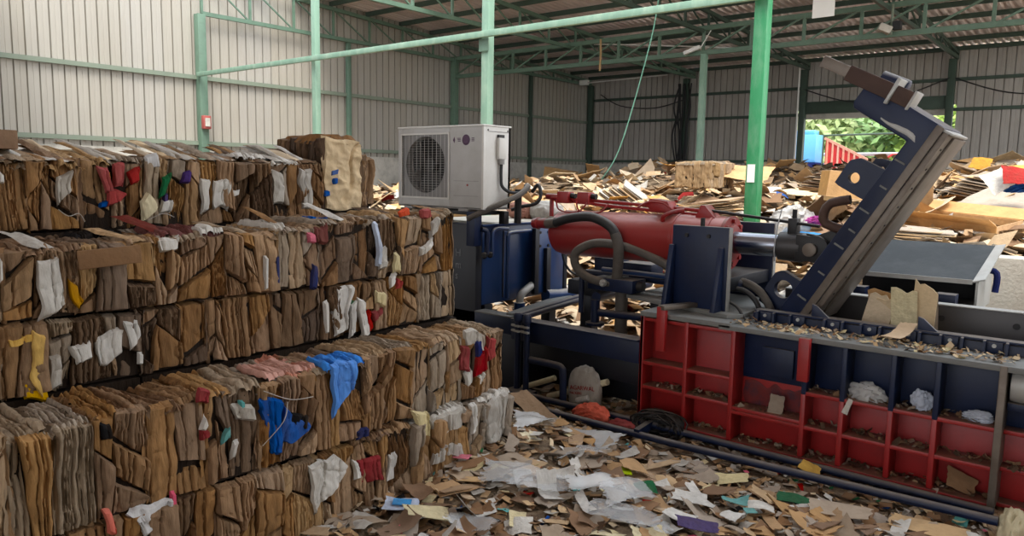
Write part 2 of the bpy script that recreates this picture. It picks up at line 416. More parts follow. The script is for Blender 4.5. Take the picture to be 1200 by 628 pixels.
m = MB(); m.tube([(-12.1, 18.34, 5.62), (-12.08, 18.34, 5.2), (-12.1, 18.34, 4.75)], 0.03, 6); tag(m.build('dangling_strap', 'kraft_flat'), 'pale strap dangling from the long truss', 'strap')
m = MB(); m.tube([(-7.85, 14, 5.5), (-8.0, 14, 4.6), (-8.45, 14, 3.0), (-8.75, 14, 2.2), (-9.1, 14, 1.7)], 0.012, 6, spl=6); mat('rope_green', (112, 168, 146), rough=0.7)
tag(m.build('green_rope', 'rope_green'), 'green rope hanging from the roof down to the cardboard heap', 'rope')
for k, (pts, lab) in enumerate([([(-17.3, 26.35, 5.1), (-16.3, 26.3, 4.6), (-14.8, 26.3, 4.45), (-13.6, 26.35, 4.7)], 'black cable sagging along the far wall near the corner'),
                                ([(-9.15, 26.4, 4.85), (-7.6, 26.25, 4.35), (-6.2, 26.25, 4.4), (-4.72, 26.4, 4.95)], 'black cable sagging above the shutter opening'),
                                ([(-4.6, 26.3, 4.9), (-3.2, 26.25, 4.4), (-1.5, 26.25, 4.3), (0.5, 26.3, 4.6)], 'black cable sagging along the wall beyond the shutter')]):
    m = MB(); m.tube(pts, 0.02, 6, spl=6); tag(m.build('cable', 'cable_black'), lab, 'cable')
r = root('cable_bundle', (-13.55, 26.2, 3.6), 'thick bundle of black cable hanging on the dark column behind the thin post', 'cable')
for k in range(9):
    m = MB(); xx = -13.55 + R.gauss(0, 0.12); m.tube([(xx, 26.28, 5.3), (xx + R.gauss(0, 0.15), 26.22, 4.4), (xx + R.gauss(0, 0.12), 26.25, 3.4), (xx + R.gauss(0, 0.1), 26.3, 2.3)], 0.03, 6, 5); m.build('cable_strand', 'cable_black', r)
r = root('switch_box', (-17.75, 9.56, 2.75), 'small red switch box on the green wall column', 'switch')
mat('faded_red', (168, 84, 78), rough=0.6, var=0.3, nscale=8)
b = MB(); b.box(-17.78, -17.66, 9.46, 9.66, 2.76, 3.08); b.build('housing', 'faded_red', r, bev=0.015)
b = MB(); b.box(-17.66, -17.64, 9.5, 9.62, 2.82, 3.02); b.build('cover', 'plinth', r)

# outside, seen through the shutter opening
mat('leaf_green', (122, 168, 84), rough=0.6, var=0.4, nscale=1.5, rnd=0.25); mat('leaf_light', (176, 204, 116), rough=0.6, var=0.3, nscale=1.5, rnd=0.25); mat('bark', (92, 80, 68), rough=0.9, var=0.3)
def tree(x, y, h, rad, mm, label):
    r = root('tree', (x, y, 0), label, 'tree', 'trees outside the shutter')
    b = MB(); b.tube([(x, y, 0), (x + 0.1, y, h * 0.5), (x - 0.1, y + 0.2, h)], 0.2, 8, spl=3); b.build('trunk', 'bark', r)
    V = []; F = []
    for i in range(2400):
        a = R.uniform(0, 6.28); q = R.uniform(-1, 1); rr = rad * R.uniform(0.55, 1.0) * (1 + 0.25 * math.sin(3 * a) * math.cos(4 * q))
        c = Vector((rr * math.sqrt(1 - q * q) * math.cos(a), rr * math.sqrt(1 - q * q) * math.sin(a), h + q * rr * 0.95))
        u = Vector((R.gauss(0, 1), R.gauss(0, 1), R.gauss(0, 1))).normalized(); w = u.orthogonal().normalized(); s = R.uniform(0.18, 0.42)
        n = len(V); V += [c - u * s, c + w * s * 0.5, c + u * s, c - w * s * 0.5 + u * 0.02]; F.append((n, n + 1, n + 2, n + 3))
    o = link('foliage', mesh('foliage', V, F, mm), r); o['kind'] = 'stuff'
tree(-14.5, 42, 4.0, 3.2, 'leaf_light', 'light green tree outside, behind the blue tank'); tree(-11.0, 45, 4.4, 3.4, 'leaf_green', 'mid green tree outside in the middle of the shutter opening')
tree(-7.5, 43, 4.0, 3.0, 'leaf_light', 'light green tree outside, at the far edge of the shutter opening'); tree(-17.5, 50, 5.5, 4.5, 'leaf_green', 'tall green tree further back outside on the tank side'); tree(-10, 54, 6.0, 5.0, 'leaf_green', 'tall green tree furthest back outside')
mat('tank_blue', (96, 170, 228), rough=0.4, var=0.1); mat('truck_red', (196, 48, 52), rough=0.45, var=0.2, nscale=4)
r = root('blue_tank', (-11.6, 34, 0), 'light blue tank standing outside the shutter opening', 'tank')
b = MB(); b.box(-12.3, -10.95, 33.6, 34.6, 2.55, 3.75); b.build('tank_body', 'tank_blue', r, bev=0.03)
b = MB(); b.box(-12.0, -11.1, 33.8, 34.4, 3.75, 3.95); b.build('tank_cover', 'tank_blue', r, bev=0.05)
b = MB(); b.box(-12.4, -10.9, 33.5, 34.7, 2.3, 2.55); b.build('stand', 'navy', r)
b = MB(); b.box(-12.4, -10.9, 33.5, 34.7, 0, 2.3); b.build('stand_wall', 'white_paint', r)
r = root('truck_body', (-9, 33, 0), 'red ribbed truck body with a sloping side outside the shutter', 'truck')
b = MB(); b.prism([(-10.35, 2.3), (-10.35, 3.5), (-8.5, 2.55), (-8.5, 2.3)], 'y', 33.0, 33.04); b.build('side_wall', 'truck_red', r)
for i in range(9):
    xx = -10.3 + i * 0.22; zt = 3.5 - (xx + 10.35) * 0.513
    b = MB(); b.box(xx, xx + 0.07, 32.94, 33.0, 2.3, zt); b.build('rib', 'rose', r)
b = MB(); b.bar((-10.4, 33.0, 3.55), (-8.4, 33.0, 2.52), 0.1, 0.1); b.build('sloping_rail', 'rose', r)
b = MB(); b.box(-10.5, -5.0, 32.9, 33.2, 2.1, 2.3); b.build('bed_edge', 'kraft_dark', r)
b = MB(); b.box(-10.5, -5.0, 33.2, 35, 0.0, 2.1); b.build('chassis', 'truck_red', r)
b = MB(); b.tube([(-10.45, 33, 2.3), (-10.45, 33, 3.68)], 0.04, 8); b.build('rail_post', 'steel_green_dark', r)
b = MB(); b.tube([(-10.45, 33, 3.66), (-5.2, 33, 3.72)], 0.04, 8); b.build('top_rail', 'steel_green_dark', r)
b = MB(); b.tube([(-7.9, 33, 2.35), (-7.9, 33, 2.75), (-7.75, 33, 2.85), (-6.2, 33, 2.88), (-6.1, 33, 2.3)], 0.05, 8); b.build('guard_hoop', 'truck_red', r)
m = MB(); m.tube([(-14, 36, 0), (-14, 36, 2.95), (-5, 36, 3.0), (-5, 36, 0)], 0.09, 8); tag(m.build('guard_rail', 'galv'), 'grey guard rail outside crossing behind the truck body', 'rail')
m = MB(); m.box(-14, -4, 36.5, 36.7, 0, 2.6); st(m.build('wall_yard', 'concrete_pale'))
# ------------------------------------------------------------------ bales of pressed cardboard
def sheet_grid(quad, nu, nv, rng, bulge=0.012, base=0.0, sink=0.045, fold=0.008, wob=0.006, lean=0.0, ff=(60, 9), round_p=3.0, layers=None, groove=0.012, step=0.005):
    """crumpled patch over a quad given as TL, TR, BR, BL in face coordinates -> vertices (a, b, height), faces.
    layers=(min, max): the patch is pressed from upright layers of that thickness, with a cleft between each two"""
    q = np.array(quad, float); u = np.linspace(0, 1, nu); v = np.linspace(0, 1, nv); U, Vv = np.meshgrid(u, v)
    a = (q[0, 0] * (1 - U) + q[1, 0] * U) * (1 - Vv) + (q[3, 0] * (1 - U) + q[2, 0] * U) * Vv
    b = (q[0, 1] * (1 - U) + q[1, 1] * U) * (1 - Vv) + (q[3, 1] * (1 - U) + q[2, 1] * U) * Vv
    n1 = Noise(rng, 14); n2 = Noise(rng, 12); n3 = Noise(rng, 1.0); n4 = Noise(rng, 16); n5 = Noise(rng, 26)
    a0, b0 = a, b
    a = a + wob * n1(b * 1.2, a * 0.4 + 3); b = b + wob * 1.4 * n2(a * 2.0, b * 0.5)
    h = base + bulge * (1 - np.abs(2 * U - 1) ** round_p) * (1 - np.abs(2 * Vv - 1) ** 8) + lean * (Vv - 0.5)
    if layers:
        lo, hi = a0.min() - 0.05, a0.max() + 0.05
        ps = [lo]
        while ps[-1] < hi: ps.append(ps[-1] + math.exp(rng.uniform(math.log(layers[0] * 0.7), math.log(layers[1] * 1.25))))
        ps = np.array(ps); s = a0 + 0.010 * Noise(rng, 3)(b0, a0 * 0.35) + 0.003 * n5(b0, a0) + 0.0022 * Noise(rng, 90)(b0, a0 * 0.5)
        k = np.clip(np.searchsorted(ps, s) - 1, 0, len(ps) - 2); t = (s - ps[k]) / (ps[k + 1] - ps[k])
        h = h + rng.normal(0, step, len(ps))[k] + 0.4 * step * np.array([np.sin(30 * bb + kk * 1.7) for bb, kk in zip(b0.ravel(), k.ravel())]).reshape(b0.shape)
        h = h - groove * np.exp(-(np.minimum(t, 1 - t) * (ps[k + 1] - ps[k]) / 0.0032) ** 2) - 0.25 * groove * (2 * t - 1) ** 2
        c1 = Noise(rng, 18); cr = np.abs(c1(a0 * 0.5, b0)); h = h - 0.8 * fold * np.exp(-(cr / 0.07) ** 2) + fold * 0.6 * n4(a0, b0) + 0.0020 * Noise(rng, 60)(a0, b0) + 0.0055 * (1 - 2 * np.abs(Noise(rng, 20)(a0, b0 * 0.6))) + 0.0028 * (1 - 2 * np.abs(Noise(rng, 45)(a0, b0 * 0.8)))
    else:
        h = h + fold * (1 - 2 * np.abs(n3(a * ff[0], b * ff[1]))) + fold * 0.9 * n4(a, b)
    edge = np.zeros_like(h, bool); edge[0, :] = edge[-1, :] = True; edge[:, 0] = edge[:, -1] = True
    h = np.where(edge, h - sink, h)
    ii = np.arange(nu * nv).reshape(nv, nu)
    F = np.stack([ii[:-1, :-1], ii[1:, :-1], ii[1:, 1:], ii[:-1, 1:]], -1).reshape(-1, 4)
    return np.stack([a, b, h], -1).reshape(-1, 3), F

def put_patch(name, vf, frame, m, parent, ang=38, flip=False):
    """frame: origin, A, B, N axes in the parent's space"""
    V, F = vf; o, A, B, N = (np.array(t, float) for t in frame)
    P = o + V[:, :1] * A + V[:, 1:2] * B + V[:, 2:3] * N
    if flip: F = F[:, ::-1]
    me = bpy.data.meshes.new(name); me.from_pydata(P.tolist(), [], F.tolist()); me.update()
    me.materials.append(MATS[m]); smooth(me, ang)
    return link(name, me, parent)

def partition(w, h, rng, wmin=0.05, wmax=0.14):
    """folded wads side by side, most of them broken across at a slant"""
    xs = [0.0]
    while xs[-1] < w - wmin * 0.7: xs.append(xs[-1] + rng.uniform(wmin, wmax))
    k = w / xs[-1]; xs = [x * k for x in xs]
    top = [x + (rng.uniform(-0.03, 0.03) if 0 < i < len(xs) - 1 else 0) for i, x in enumerate(xs)]
    bot = [x + (rng.uniform(-0.03, 0.03) if 0 < i < len(xs) - 1 else 0) for i, x in enumerate(xs)]
    cells = []
    for i in range(len(xs) - 1):
        def at(z): return (bot[i] + (top[i] - bot[i]) * z, bot[i + 1] + (top[i + 1] - bot[i + 1]) * z)
        cuts = [0.0]; r = rng.random()
        if r < 0.5: cuts.append(rng.uniform(0.22, 0.78))
        elif r < 0.75: cuts += [rng.uniform(0.18, 0.42), rng.uniform(0.58, 0.85)]
        cuts.append(1.0)
        sl = [0] + [rng.choice([-1, 1]) * rng.uniform(0.01, 0.07) for _ in cuts[1:-1]] + [0]
        for j in range(len(cuts) - 1):
            c0, c1 = cuts[j], cuts[j + 1]; l1, r1 = at(c1); l0, r0 = at(c0)
            cells.append([(l1, c1 * h - sl[j + 1]), (r1, c1 * h + sl[j + 1]), (r0, c0 * h + sl[j]), (l0, c0 * h - sl[j])])
    return cells

TONES = {'mix': KRAFT, 'pale': ['kraft_f', 'kraft_c', 'kraft_f', 'kraft_a'], 'warm': ['kraft_g', 'kraft_b', 'kraft_d', 'kraft_g', 'kraft_a'],
         'dark': ['kraft_e', 'kraft_d', 'kraft_dark', 'kraft_e', 'kraft_b'], 'light': ['kraft_c', 'kraft_a', 'kraft_c', 'kraft_f']}
SEED = [100]
def make_bale(xf, dep, y0, y1, z0, z1, label, group, tone='mix', top='mix', tops=True, wide=(0.05, 0.14), flaps=0, detail=True):
    SEED[0] += 1; rng = np.random.default_rng(SEED[0])
    yc = (y0 + y1) / 2; w = y1 - y0; h = z1 - z0
    r = root('cardboard_bale', (xf - dep / 2, yc, z0), label, 'bale', group)
    off = Vector((xf - dep / 2, yc, z0))
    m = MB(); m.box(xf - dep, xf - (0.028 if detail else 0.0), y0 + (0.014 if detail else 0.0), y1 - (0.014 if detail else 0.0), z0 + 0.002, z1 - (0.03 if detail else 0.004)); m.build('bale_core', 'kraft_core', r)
    if not detail: return r
    tones = TONES[tone]; tones = [tones[i] for i in rng.integers(len(tones), size=3)] + [tones[0]]
    push = rng.normal(0, 0.008)
    lean = rng.normal(0, 0.012)
    fr = ((dep / 2 + push, y0 - yc, 0), (0, 1, 0), (0, 0, 1), (1, 0, 0))
    for c in partition(w, h, rng, *wide):
        t = tones[rng.integers(len(tones))]
        cw = max(c[1][0] - c[0][0], c[2][0] - c[3][0]); ch = max(abs(c[0][1] - c[3][1]), abs(c[1][1] - c[2][1]))
        vf = sheet_grid(c, max(8, int(cw / 0.0042)), max(7, int(ch / 0.013)), rng, bulge=0.010, base=rng.normal(-0.006, 0.011), fold=0.009, lean=lean + rng.normal(0, 0.014), wob=0.006,
                        layers=[(0.012, 0.03), (0.025, 0.08), (0.04, 0.12), (0.03, 0.10), (0.008, 0.018)][rng.integers(5)], groove=[0.012, 0.008][rng.integers(2)], step=0.0045)
        put_patch('cardboard_fold', vf, fr, t, r)
    # end faces, seen from a step aside
    for s in (-1, 1):
        fe = ((0, s * w / 2, 0), (1, 0, 0), (0, 0, 1), (0, s, 0))
        q = [(-dep / 2, h), (dep / 2 - 0.01, h), (dep / 2 - 0.01, 0), (-dep / 2, 0)]
        vf = sheet_grid(q, 60, 24, rng, bulge=0.004, base=0.0, fold=0.006, sink=0.012, layers=(0.02, 0.06), groove=0.006)
        put_patch('bale_end', vf, fe, tones[rng.integers(len(tones))], r, flip=(s > 0))
    if tops:
        tt = TONES[top] if top in TONES else [top, top, 'kraft_f', 'kraft_c']
        n = max(2, int(w / rng.uniform(0.08, 0.13))); e = np.sort(np.concatenate([[0, w], (np.arange(1, n) + rng.uniform(-0.25, 0.25, n - 1)) * w / n]))
        skew = rng.uniform(-0.10, 0.05)
        ft = ((dep / 2 - 0.002, y0 - yc, h), (0, 1, 0), (-1, 0, 0), (0, 0, 1))
        for i in range(n):
            a, b = e[i] - 0.004, e[i + 1] + 0.006; d1 = dep * rng.uniform(0.9, 1.0)
            q = [(a + skew, d1), (b + skew, d1), (b, rng.uniform(-0.012, 0.02)), (a, rng.uniform(-0.012, 0.02))]
            vf = sheet_grid(q, max(8, int((b - a) / 0.0042)), 18, rng, bulge=0.004, base=-0.008 + rng.normal(0, 0.007), fold=0.008, sink=0.02, wob=0.006, layers=[(0.010, 0.028), (0.016, 0.04)][rng.integers(2)], groove=0.010, step=0.006)
            vf[0][:, 2] += (vf[0][:, 0] - a) / max(b - a, 0.01) * 0.012
            put_patch('cardboard_edge', vf, ft, tt[rng.integers(len(tt))], r)
    for i in range(flaps):   # loose sheets standing up off the back of the top
        a = rng.uniform(0, w * 0.8); b = a + rng.uniform(0.03, 0.09); t = tones[rng.integers(len(tones))] if rng.random() < 0.3 else ['white', 'grey', 'kraft_c', 'kraft_f', 'kraft_pale', (TONES[top] if top in TONES else [top])[0]][rng.integers(6)]
        d0 = rng.uniform(-0.01, 0.08); d1 = d0 + rng.uniform(0.2, 0.42); rise = rng.uniform(0.03, 0.11)
        q = [(a - 0.06, d1), (b - 0.06, d1), (b, d0), (a, d0)]
        vf = sheet_grid(q, 6, 8, rng, bulge=0.004, base=0.004, fold=0.005, sink=0.006, wob=0.006)
        vf[0][:, 2] += (vf[0][:, 1] - d0) / (d1 - d0) * rise
        put_patch('loose_sheet', vf, ((dep / 2, y0 - yc, h), (0, 1, 0), (-1, 0, 0), (0, 0, 1)), t, r)
    return r

FRONT, MID, REAR = 'bales of the front stack', 'bales of the middle stack', 'bales of the rear stack'
BALES = {}
ACC = {
'D': [
  ('black', [(1.088, 0.845), (1.126, 0.842), (1.129, 0.764), (1.096, 0.766)]),
  ('crimson', [(1.464, 0.856), (1.522, 0.854), (1.527, 0.788), (1.476, 0.793)]),
  ('crimson', [(1.474, 0.722), (1.517, 0.693), (1.509, 0.67), (1.465, 0.671)]),
  ('white', [(1.472, 0.765), (1.496, 0.717), (1.488, 0.697), (1.466, 0.703)]),
  ('teal', [(1.638, 0.792), (1.662, 0.787), (1.664, 0.749), (1.641, 0.754)]),
  ('teal', [(1.561, 0.671), (1.585, 0.712), (1.591, 0.648), (1.552, 0.622)]),
  ('grey', [(1.61, 0.761), (1.705, 0.754), (1.694, 0.674), (1.623, 0.692)]),
  ('white', [(1.602, 0.616), (1.641, 0.609), (1.635, 0.532), (1.611, 0.539)]),
  ('blue', [(1.717, 0.755), (1.839, 0.762), (1.825, 0.524), (1.782, 0.524)]),
  ('blue', [(1.829, 0.718), (1.987, 0.593), (1.868, 0.532), (1.803, 0.542)]),
  ('black', [(1.863, 0.679), (1.979, 0.639), (1.964, 0.586), (1.862, 0.624)]),
  ('azure', [(2.072, 0.861), (2.25, 0.87), (2.208, 0.727), (2.111, 0.582)]),
  ('white', [(2.144, 0.831), (2.194, 0.83), (2.193, 0.755), (2.148, 0.756)]),
  ('crimson', [(3.031, 0.775), (3.117, 0.786), (3.127, 0.609), (3.048, 0.625)]),
  ('grey', [(3.079, 0.866), (3.203, 0.857), (3.221, 0.733), (3.088, 0.766)]),
  ('navy', [(3.152, 0.815), (3.204, 0.817), (3.206, 0.705), (3.162, 0.713)]),
  ('crimson', [(3.155, 0.704), (3.259, 0.727), (3.247, 0.586), (3.142, 0.606)]),
  ('red', [(3.264, 0.812), (3.334, 0.776), (3.338, 0.646), (3.276, 0.642)]),
  ('white', [(3.084, 0.618), (3.134, 0.623), (3.121, 0.535), (3.092, 0.526)]),
  ('white', [(3.186, 0.597), (3.231, 0.599), (3.218, 0.509), (3.18, 0.512)]),
],
'E': [
  ('orange', [(1.071, 0.493), (1.104, 0.488), (1.118, 0.39), (1.085, 0.402)]),
  ('plastic_white', [(1.152, 0.465), (1.324, 0.454), (1.328, 0.396), (1.246, 0.346)]),
  ('lime', [(1.324, 0.377), (1.342, 0.381), (1.335, 0.309), (1.315, 0.316)]),
  ('pink', [(1.332, 0.487), (1.352, 0.484), (1.353, 0.402), (1.332, 0.409)]),
  ('white', [(1.965, 0.407), (2.114, 0.435), (2.183, 0.339), (2.022, 0.153)]),
  ('navy', [(2.242, 0.507), (2.315, 0.51), (2.32, 0.456), (2.252, 0.457)]),
  ('crimson', [(2.277, 0.341), (2.413, 0.324), (2.424, 0.186), (2.281, 0.222)]),
  ('white', [(2.24, 0.356), (2.272, 0.347), (2.271, 0.234), (2.234, 0.241)]),
  ('white', [(2.464, 0.314), (2.51, 0.324), (2.487, 0.193), (2.441, 0.185)]),
  ('cream', [(2.617, 0.517), (2.728, 0.495), (2.742, 0.331), (2.685, 0.36)]),
  ('grey', [(2.741, 0.473), (3.008, 0.445), (2.975, 0.318), (2.774, 0.337)]),
  ('grey', [(2.775, 0.25), (2.997, 0.263), (3.012, 0.158), (2.762, 0.181)]),
  ('white', [(3.057, 0.463), (3.108, 0.462), (3.118, 0.282), (3.089, 0.274)]),
  ('grey', [(3.189, 0.444), (3.39, 0.441), (3.349, 0.169), (3.209, 0.191)]),
],
'B': [
  ('white', [(1.057, 1.389), (1.128, 1.41), (1.166, 1.186), (1.065, 1.138)]),
  ('white', [(0.931, 1.424), (0.94, 1.401), (0.936, 1.32), (0.924, 1.305)]),
  ('ochre', [(1.176, 1.324), (1.213, 1.293), (1.235, 1.213), (1.211, 1.188)]),
  ('white', [(1.528, 1.439), (1.631, 1.448), (1.613, 1.385), (1.53, 1.383)]),
  ('pink', [(2.318, 1.439), (2.36, 1.442), (2.364, 1.37), (2.322, 1.373)]),
  ('maroon', [(2.365, 1.45), (2.441, 1.456), (2.439, 1.365), (2.374, 1.369)]),
  ('navy', [(2.331, 1.296), (2.368, 1.302), (2.355, 1.15), (2.323, 1.149)]),
  ('navy', [(2.114, 1.334), (2.139, 1.341), (2.135, 1.182), (2.116, 1.184)]),
  ('white', [(2.052, 1.338), (2.071, 1.337), (2.067, 1.167), (2.048, 1.161)]),
  ('paleblue', [(2.748, 1.472), (2.779, 1.47), (2.778, 1.238), (2.747, 1.231)]),
  ('grey', [(2.785, 1.32), (2.841, 1.331), (2.847, 1.193), (2.79, 1.188)]),
  ('cream', [(2.88, 1.295), (2.919, 1.302), (2.959, 1.184), (2.893, 1.179)]),
  ('orange', [(2.945, 1.528), (3.012, 1.542), (3.019, 1.491), (2.959, 1.488)]),
  ('red', [(3.115, 1.554), (3.178, 1.563), (3.214, 1.496), (3.122, 1.498)]),
  ('white', [(3.095, 1.321), (3.23, 1.375), (3.216, 1.329), (3.109, 1.264)]),
  ('grey', [(3.171, 1.492), (3.251, 1.494), (3.244, 1.401), (3.186, 1.388)]),
],
'C': [
  ('yellow', [(1.027, 1.102), (1.078, 1.088), (1.064, 0.826), (1.025, 0.939)]),
  ('yellow', [(0.94, 1.083), (1.028, 1.106), (1.032, 1.068), (0.943, 1.049)]),
  ('yellow', [(0.982, 0.906), (1.07, 0.93), (1.064, 0.819), (0.978, 0.835)]),
  ('black', [(1.058, 1.053), (1.076, 1.057), (1.074, 1.012), (1.059, 1.012)]),
  ('black', [(1.042, 0.977), (1.066, 0.983), (1.06, 0.925), (1.039, 0.922)]),
  ('white', [(1.271, 1.065), (1.389, 1.073), (1.384, 0.951), (1.279, 0.933)]),
  ('white', [(1.366, 1.11), (1.441, 1.114), (1.433, 1.01), (1.378, 0.989)]),
  ('white', [(1.162, 1.022), (1.254, 1.046), (1.247, 0.968), (1.18, 0.948)]),
  ('grey', [(1.083, 1.014), (1.13, 1.017), (1.119, 0.867), (1.075, 0.852)]),
  ('white', [(1.424, 0.963), (1.446, 0.959), (1.443, 0.902), (1.422, 0.91)]),
  ('white', [(2.481, 1.137), (2.584, 1.136), (2.546, 0.87), (2.46, 0.86)]),
  ('white', [(2.402, 1.063), (2.43, 1.073), (2.427, 0.888), (2.405, 0.892)]),
  ('green', [(2.56, 1.068), (2.613, 1.066), (2.594, 1.006), (2.565, 1.01)]),
  ('white', [(2.583, 1.017), (2.63, 1.036), (2.593, 0.848), (2.552, 0.845)]),
  ('white', [(2.63, 1.055), (2.703, 1.056), (2.683, 0.859), (2.64, 0.851)]),
  ('navy', [(2.636, 1.044), (2.666, 1.046), (2.66, 0.998), (2.636, 0.996)]),
  ('red', [(2.677, 0.947), (2.714, 0.972), (2.726, 0.852), (2.683, 0.839)]),
  ('cream', [(2.758, 1.089), (2.847, 1.074), (2.834, 0.986), (2.764, 0.995)]),
  ('crimson', [(2.739, 0.993), (2.834, 0.986), (2.821, 0.938), (2.745, 0.924)]),
  ('white', [(2.873, 1.156), (2.919, 1.172), (2.893, 1.09), (2.86, 1.083)]),
  ('red', [(2.912, 1.153), (2.959, 1.143), (2.932, 1.09), (2.886, 1.075)]),
],
'A': [
  ('red', [(1.53, 1.752), (1.59, 1.762), (1.593, 1.651), (1.552, 1.639)]),
  ('red', [(1.59, 1.762), (1.654, 1.763), (1.641, 1.651), (1.589, 1.659)]),
  ('red', [(1.669, 1.743), (1.736, 1.756), (1.704, 1.676), (1.67, 1.667)]),
  ('yellow', [(1.545, 1.72), (1.58, 1.725), (1.582, 1.688), (1.55, 1.679)]),
  ('red', [(1.569, 1.647), (1.661, 1.651), (1.606, 1.593), (1.553, 1.565)]),
  ('blue', [(1.534, 1.577), (1.57, 1.597), (1.564, 1.552), (1.533, 1.549)]),
  ('plastic_white', [(1.747, 1.816), (1.812, 1.826), (1.813, 1.745), (1.756, 1.735)]),
  ('cream', [(1.705, 1.617), (1.754, 1.663), (1.801, 1.572), (1.709, 1.497)]),
  ('green', [(1.82, 1.715), (1.878, 1.733), (1.843, 1.615), (1.812, 1.607)]),
  ('white', [(1.842, 1.715), (1.864, 1.72), (1.854, 1.68), (1.841, 1.676)]),
  ('purple', [(1.933, 1.747), (1.97, 1.756), (1.967, 1.685), (1.926, 1.685)]),
  ('purple', [(1.834, 1.624), (1.861, 1.633), (1.859, 1.589), (1.832, 1.581)]),
  ('white', [(1.811, 1.585), (1.873, 1.593), (1.87, 1.518), (1.812, 1.511)]),
  ('white', [(2.047, 1.695), (2.096, 1.7), (2.08, 1.522), (2.046, 1.522)]),
  ('white', [(2.11, 1.704), (2.215, 1.714), (2.194, 1.528), (2.114, 1.525)]),
  ('white', [(2.224, 1.654), (2.286, 1.668), (2.279, 1.621), (2.227, 1.612)]),
  ('grey', [(2.46, 1.765), (2.539, 1.776), (2.54, 1.559), (2.466, 1.531)]),
  ('grey', [(2.655, 1.769), (2.746, 1.775), (2.717, 1.53), (2.657, 1.531)]),
  ('grey', [(1.347, 1.718), (1.413, 1.738), (1.419, 1.639), (1.348, 1.6)]),
  ('white', [(1.111, 1.741), (1.129, 1.715), (1.13, 1.678), (1.107, 1.674)]),
],
'T': [
  ('blue', [(2.864, 1.762), (2.941, 1.774), (2.928, 1.732), (2.863, 1.72)]),
  ('blue', [(2.882, 1.721), (2.928, 1.732), (2.921, 1.679), (2.888, 1.674)]),
  ('blue', [(2.805, 1.627), (2.862, 1.642), (2.868, 1.595), (2.805, 1.59)]),
],
}

# row: front plane, depth, z0, z1 at near end, z1 at far end, edges along the row
ROWS = {
 'E': (-2.84, 0.42, 0.0, 0.44, 0.44, [0.45, 0.75, 0.961, 1.357, 1.527, 1.836, 2.24, 2.618, 3.07, 3.442], FRONT),
 'D': (-2.84, 0.42, 0.45, 0.85, 0.835, [0.2, 0.49, 0.784, 1.064, 1.254, 1.49, 1.732, 2.024, 2.36, 2.678, 3.056, 3.421], FRONT),
 'C': (-3.30, 0.50, 0.85, 1.14, 1.15, [0.4, 0.68, 0.917, 1.086, 1.454, 1.757, 2.087, 2.397, 2.763, 3.097, 3.419], MID),
 'B': (-3.30, 0.50, 1.15, 1.40, 1.51, [0.4, 0.68, 0.937, 1.212, 1.516, 1.857, 2.133, 2.395, 2.797, 3.124, 3.412], MID),
 'A': (-3.86, 0.50, 1.455, 1.77, 1.82, [0.75, 0.95, 1.112, 1.218, 1.435, 1.741, 2.038, 2.235, 2.465, 2.643, 2.827], REAR),
}
WHERE = {'E': 'bottom tier of the front stack', 'D': 'top tier of the front stack', 'C': 'lower tier of the middle stack', 'B': 'top tier of the middle stack', 'A': 'top tier of the rear stack'}
LAB = {
 'E': ['plain brown bale nearest the camera', 'second bale from the near end', 'brown bale with an orange strip and white bag', 'narrow bale with a lime green strip', 'tan bale beside the narrow lime-striped one',
       'bale with a large white printed sheet over its face', 'bale with a red and white printed face', 'bale with pale yellow paper and grey film', 'pale grey end bale with white paper on top'],
 'D': ['bale nearest the camera', 'second bale from the near end', 'wavy grey-brown bale with thick ridged top', 'brown bale with a black taped label', 'warm brown creased bale before the crimson wrappers',
       'bale with crimson and teal wrappers', 'bale with a big dark blue printed carton', 'bale with a bright azure carton folded over its edge', 'bale with a diagonal dark crack',
       'light bale of straight upright sheets', 'end bale of red and white fruit cartons'],
 'C': ['bale nearest the camera', 'second bale from the near end', 'bale with a yellow carton', 'bale with a crinkled white paper band', 'dull brown bale right of the white paper band', 'brown bale under the navy-striped bale', 'plain dark brown bale left of white cartons',
       'bale with white and green printed cartons', 'bale with cream and red patches', 'straight ribbed end bale beside the blue tank'],
 'B': ['bale nearest the camera', 'second bale from the near end', 'bale with a large white leaf-shaped sheet', 'bale with a jutting brown board', 'bale with white crinkled paper under maroon film', 'reddish brown bale with an orange top', 'tan bale with thin navy stripes',
       'bale with pink and dark red patches', 'bale with a pale blue strip', 'crumpled end bale with a white folded corner'],
 'A': ['bale nearest the camera', 'second bale from the near end', 'narrow bale under the small brown box', 'brown bale with a pale grey sheet', 'bale with bright red printed cartons', 'bale with dark green and purple packaging', 'bale with two tall white sheets',
       'narrow bale of dark crumpled board', 'bale with white paper heaped on top', 'end bale of thin grey-brown layers'],
}
TONE = {'E': 'warm mix warm dark warm mix mix pale pale'.split(), 'D': 'mix mix pale warm warm mix mix warm warm light mix'.split(), 'C': 'mix mix warm mix dark warm dark mix mix pale'.split(),
        'B': 'mix mix mix mix warm warm mix mix mix warm'.split(), 'A': 'mix mix warm warm mix mix warm dark mix mix'.split()}
TOP = {'E': ['mix'] * 7 + ['white', 'white'], 'D': 'pale pale pale warm warm mix rose mix light light light'.split(), 'C': ['mix'] * 10,
       'B': 'warm warm warm mix maroon warm light pale light mix'.split(), 'A': 'pale pale pale light light pale white mix white mix'.split()}
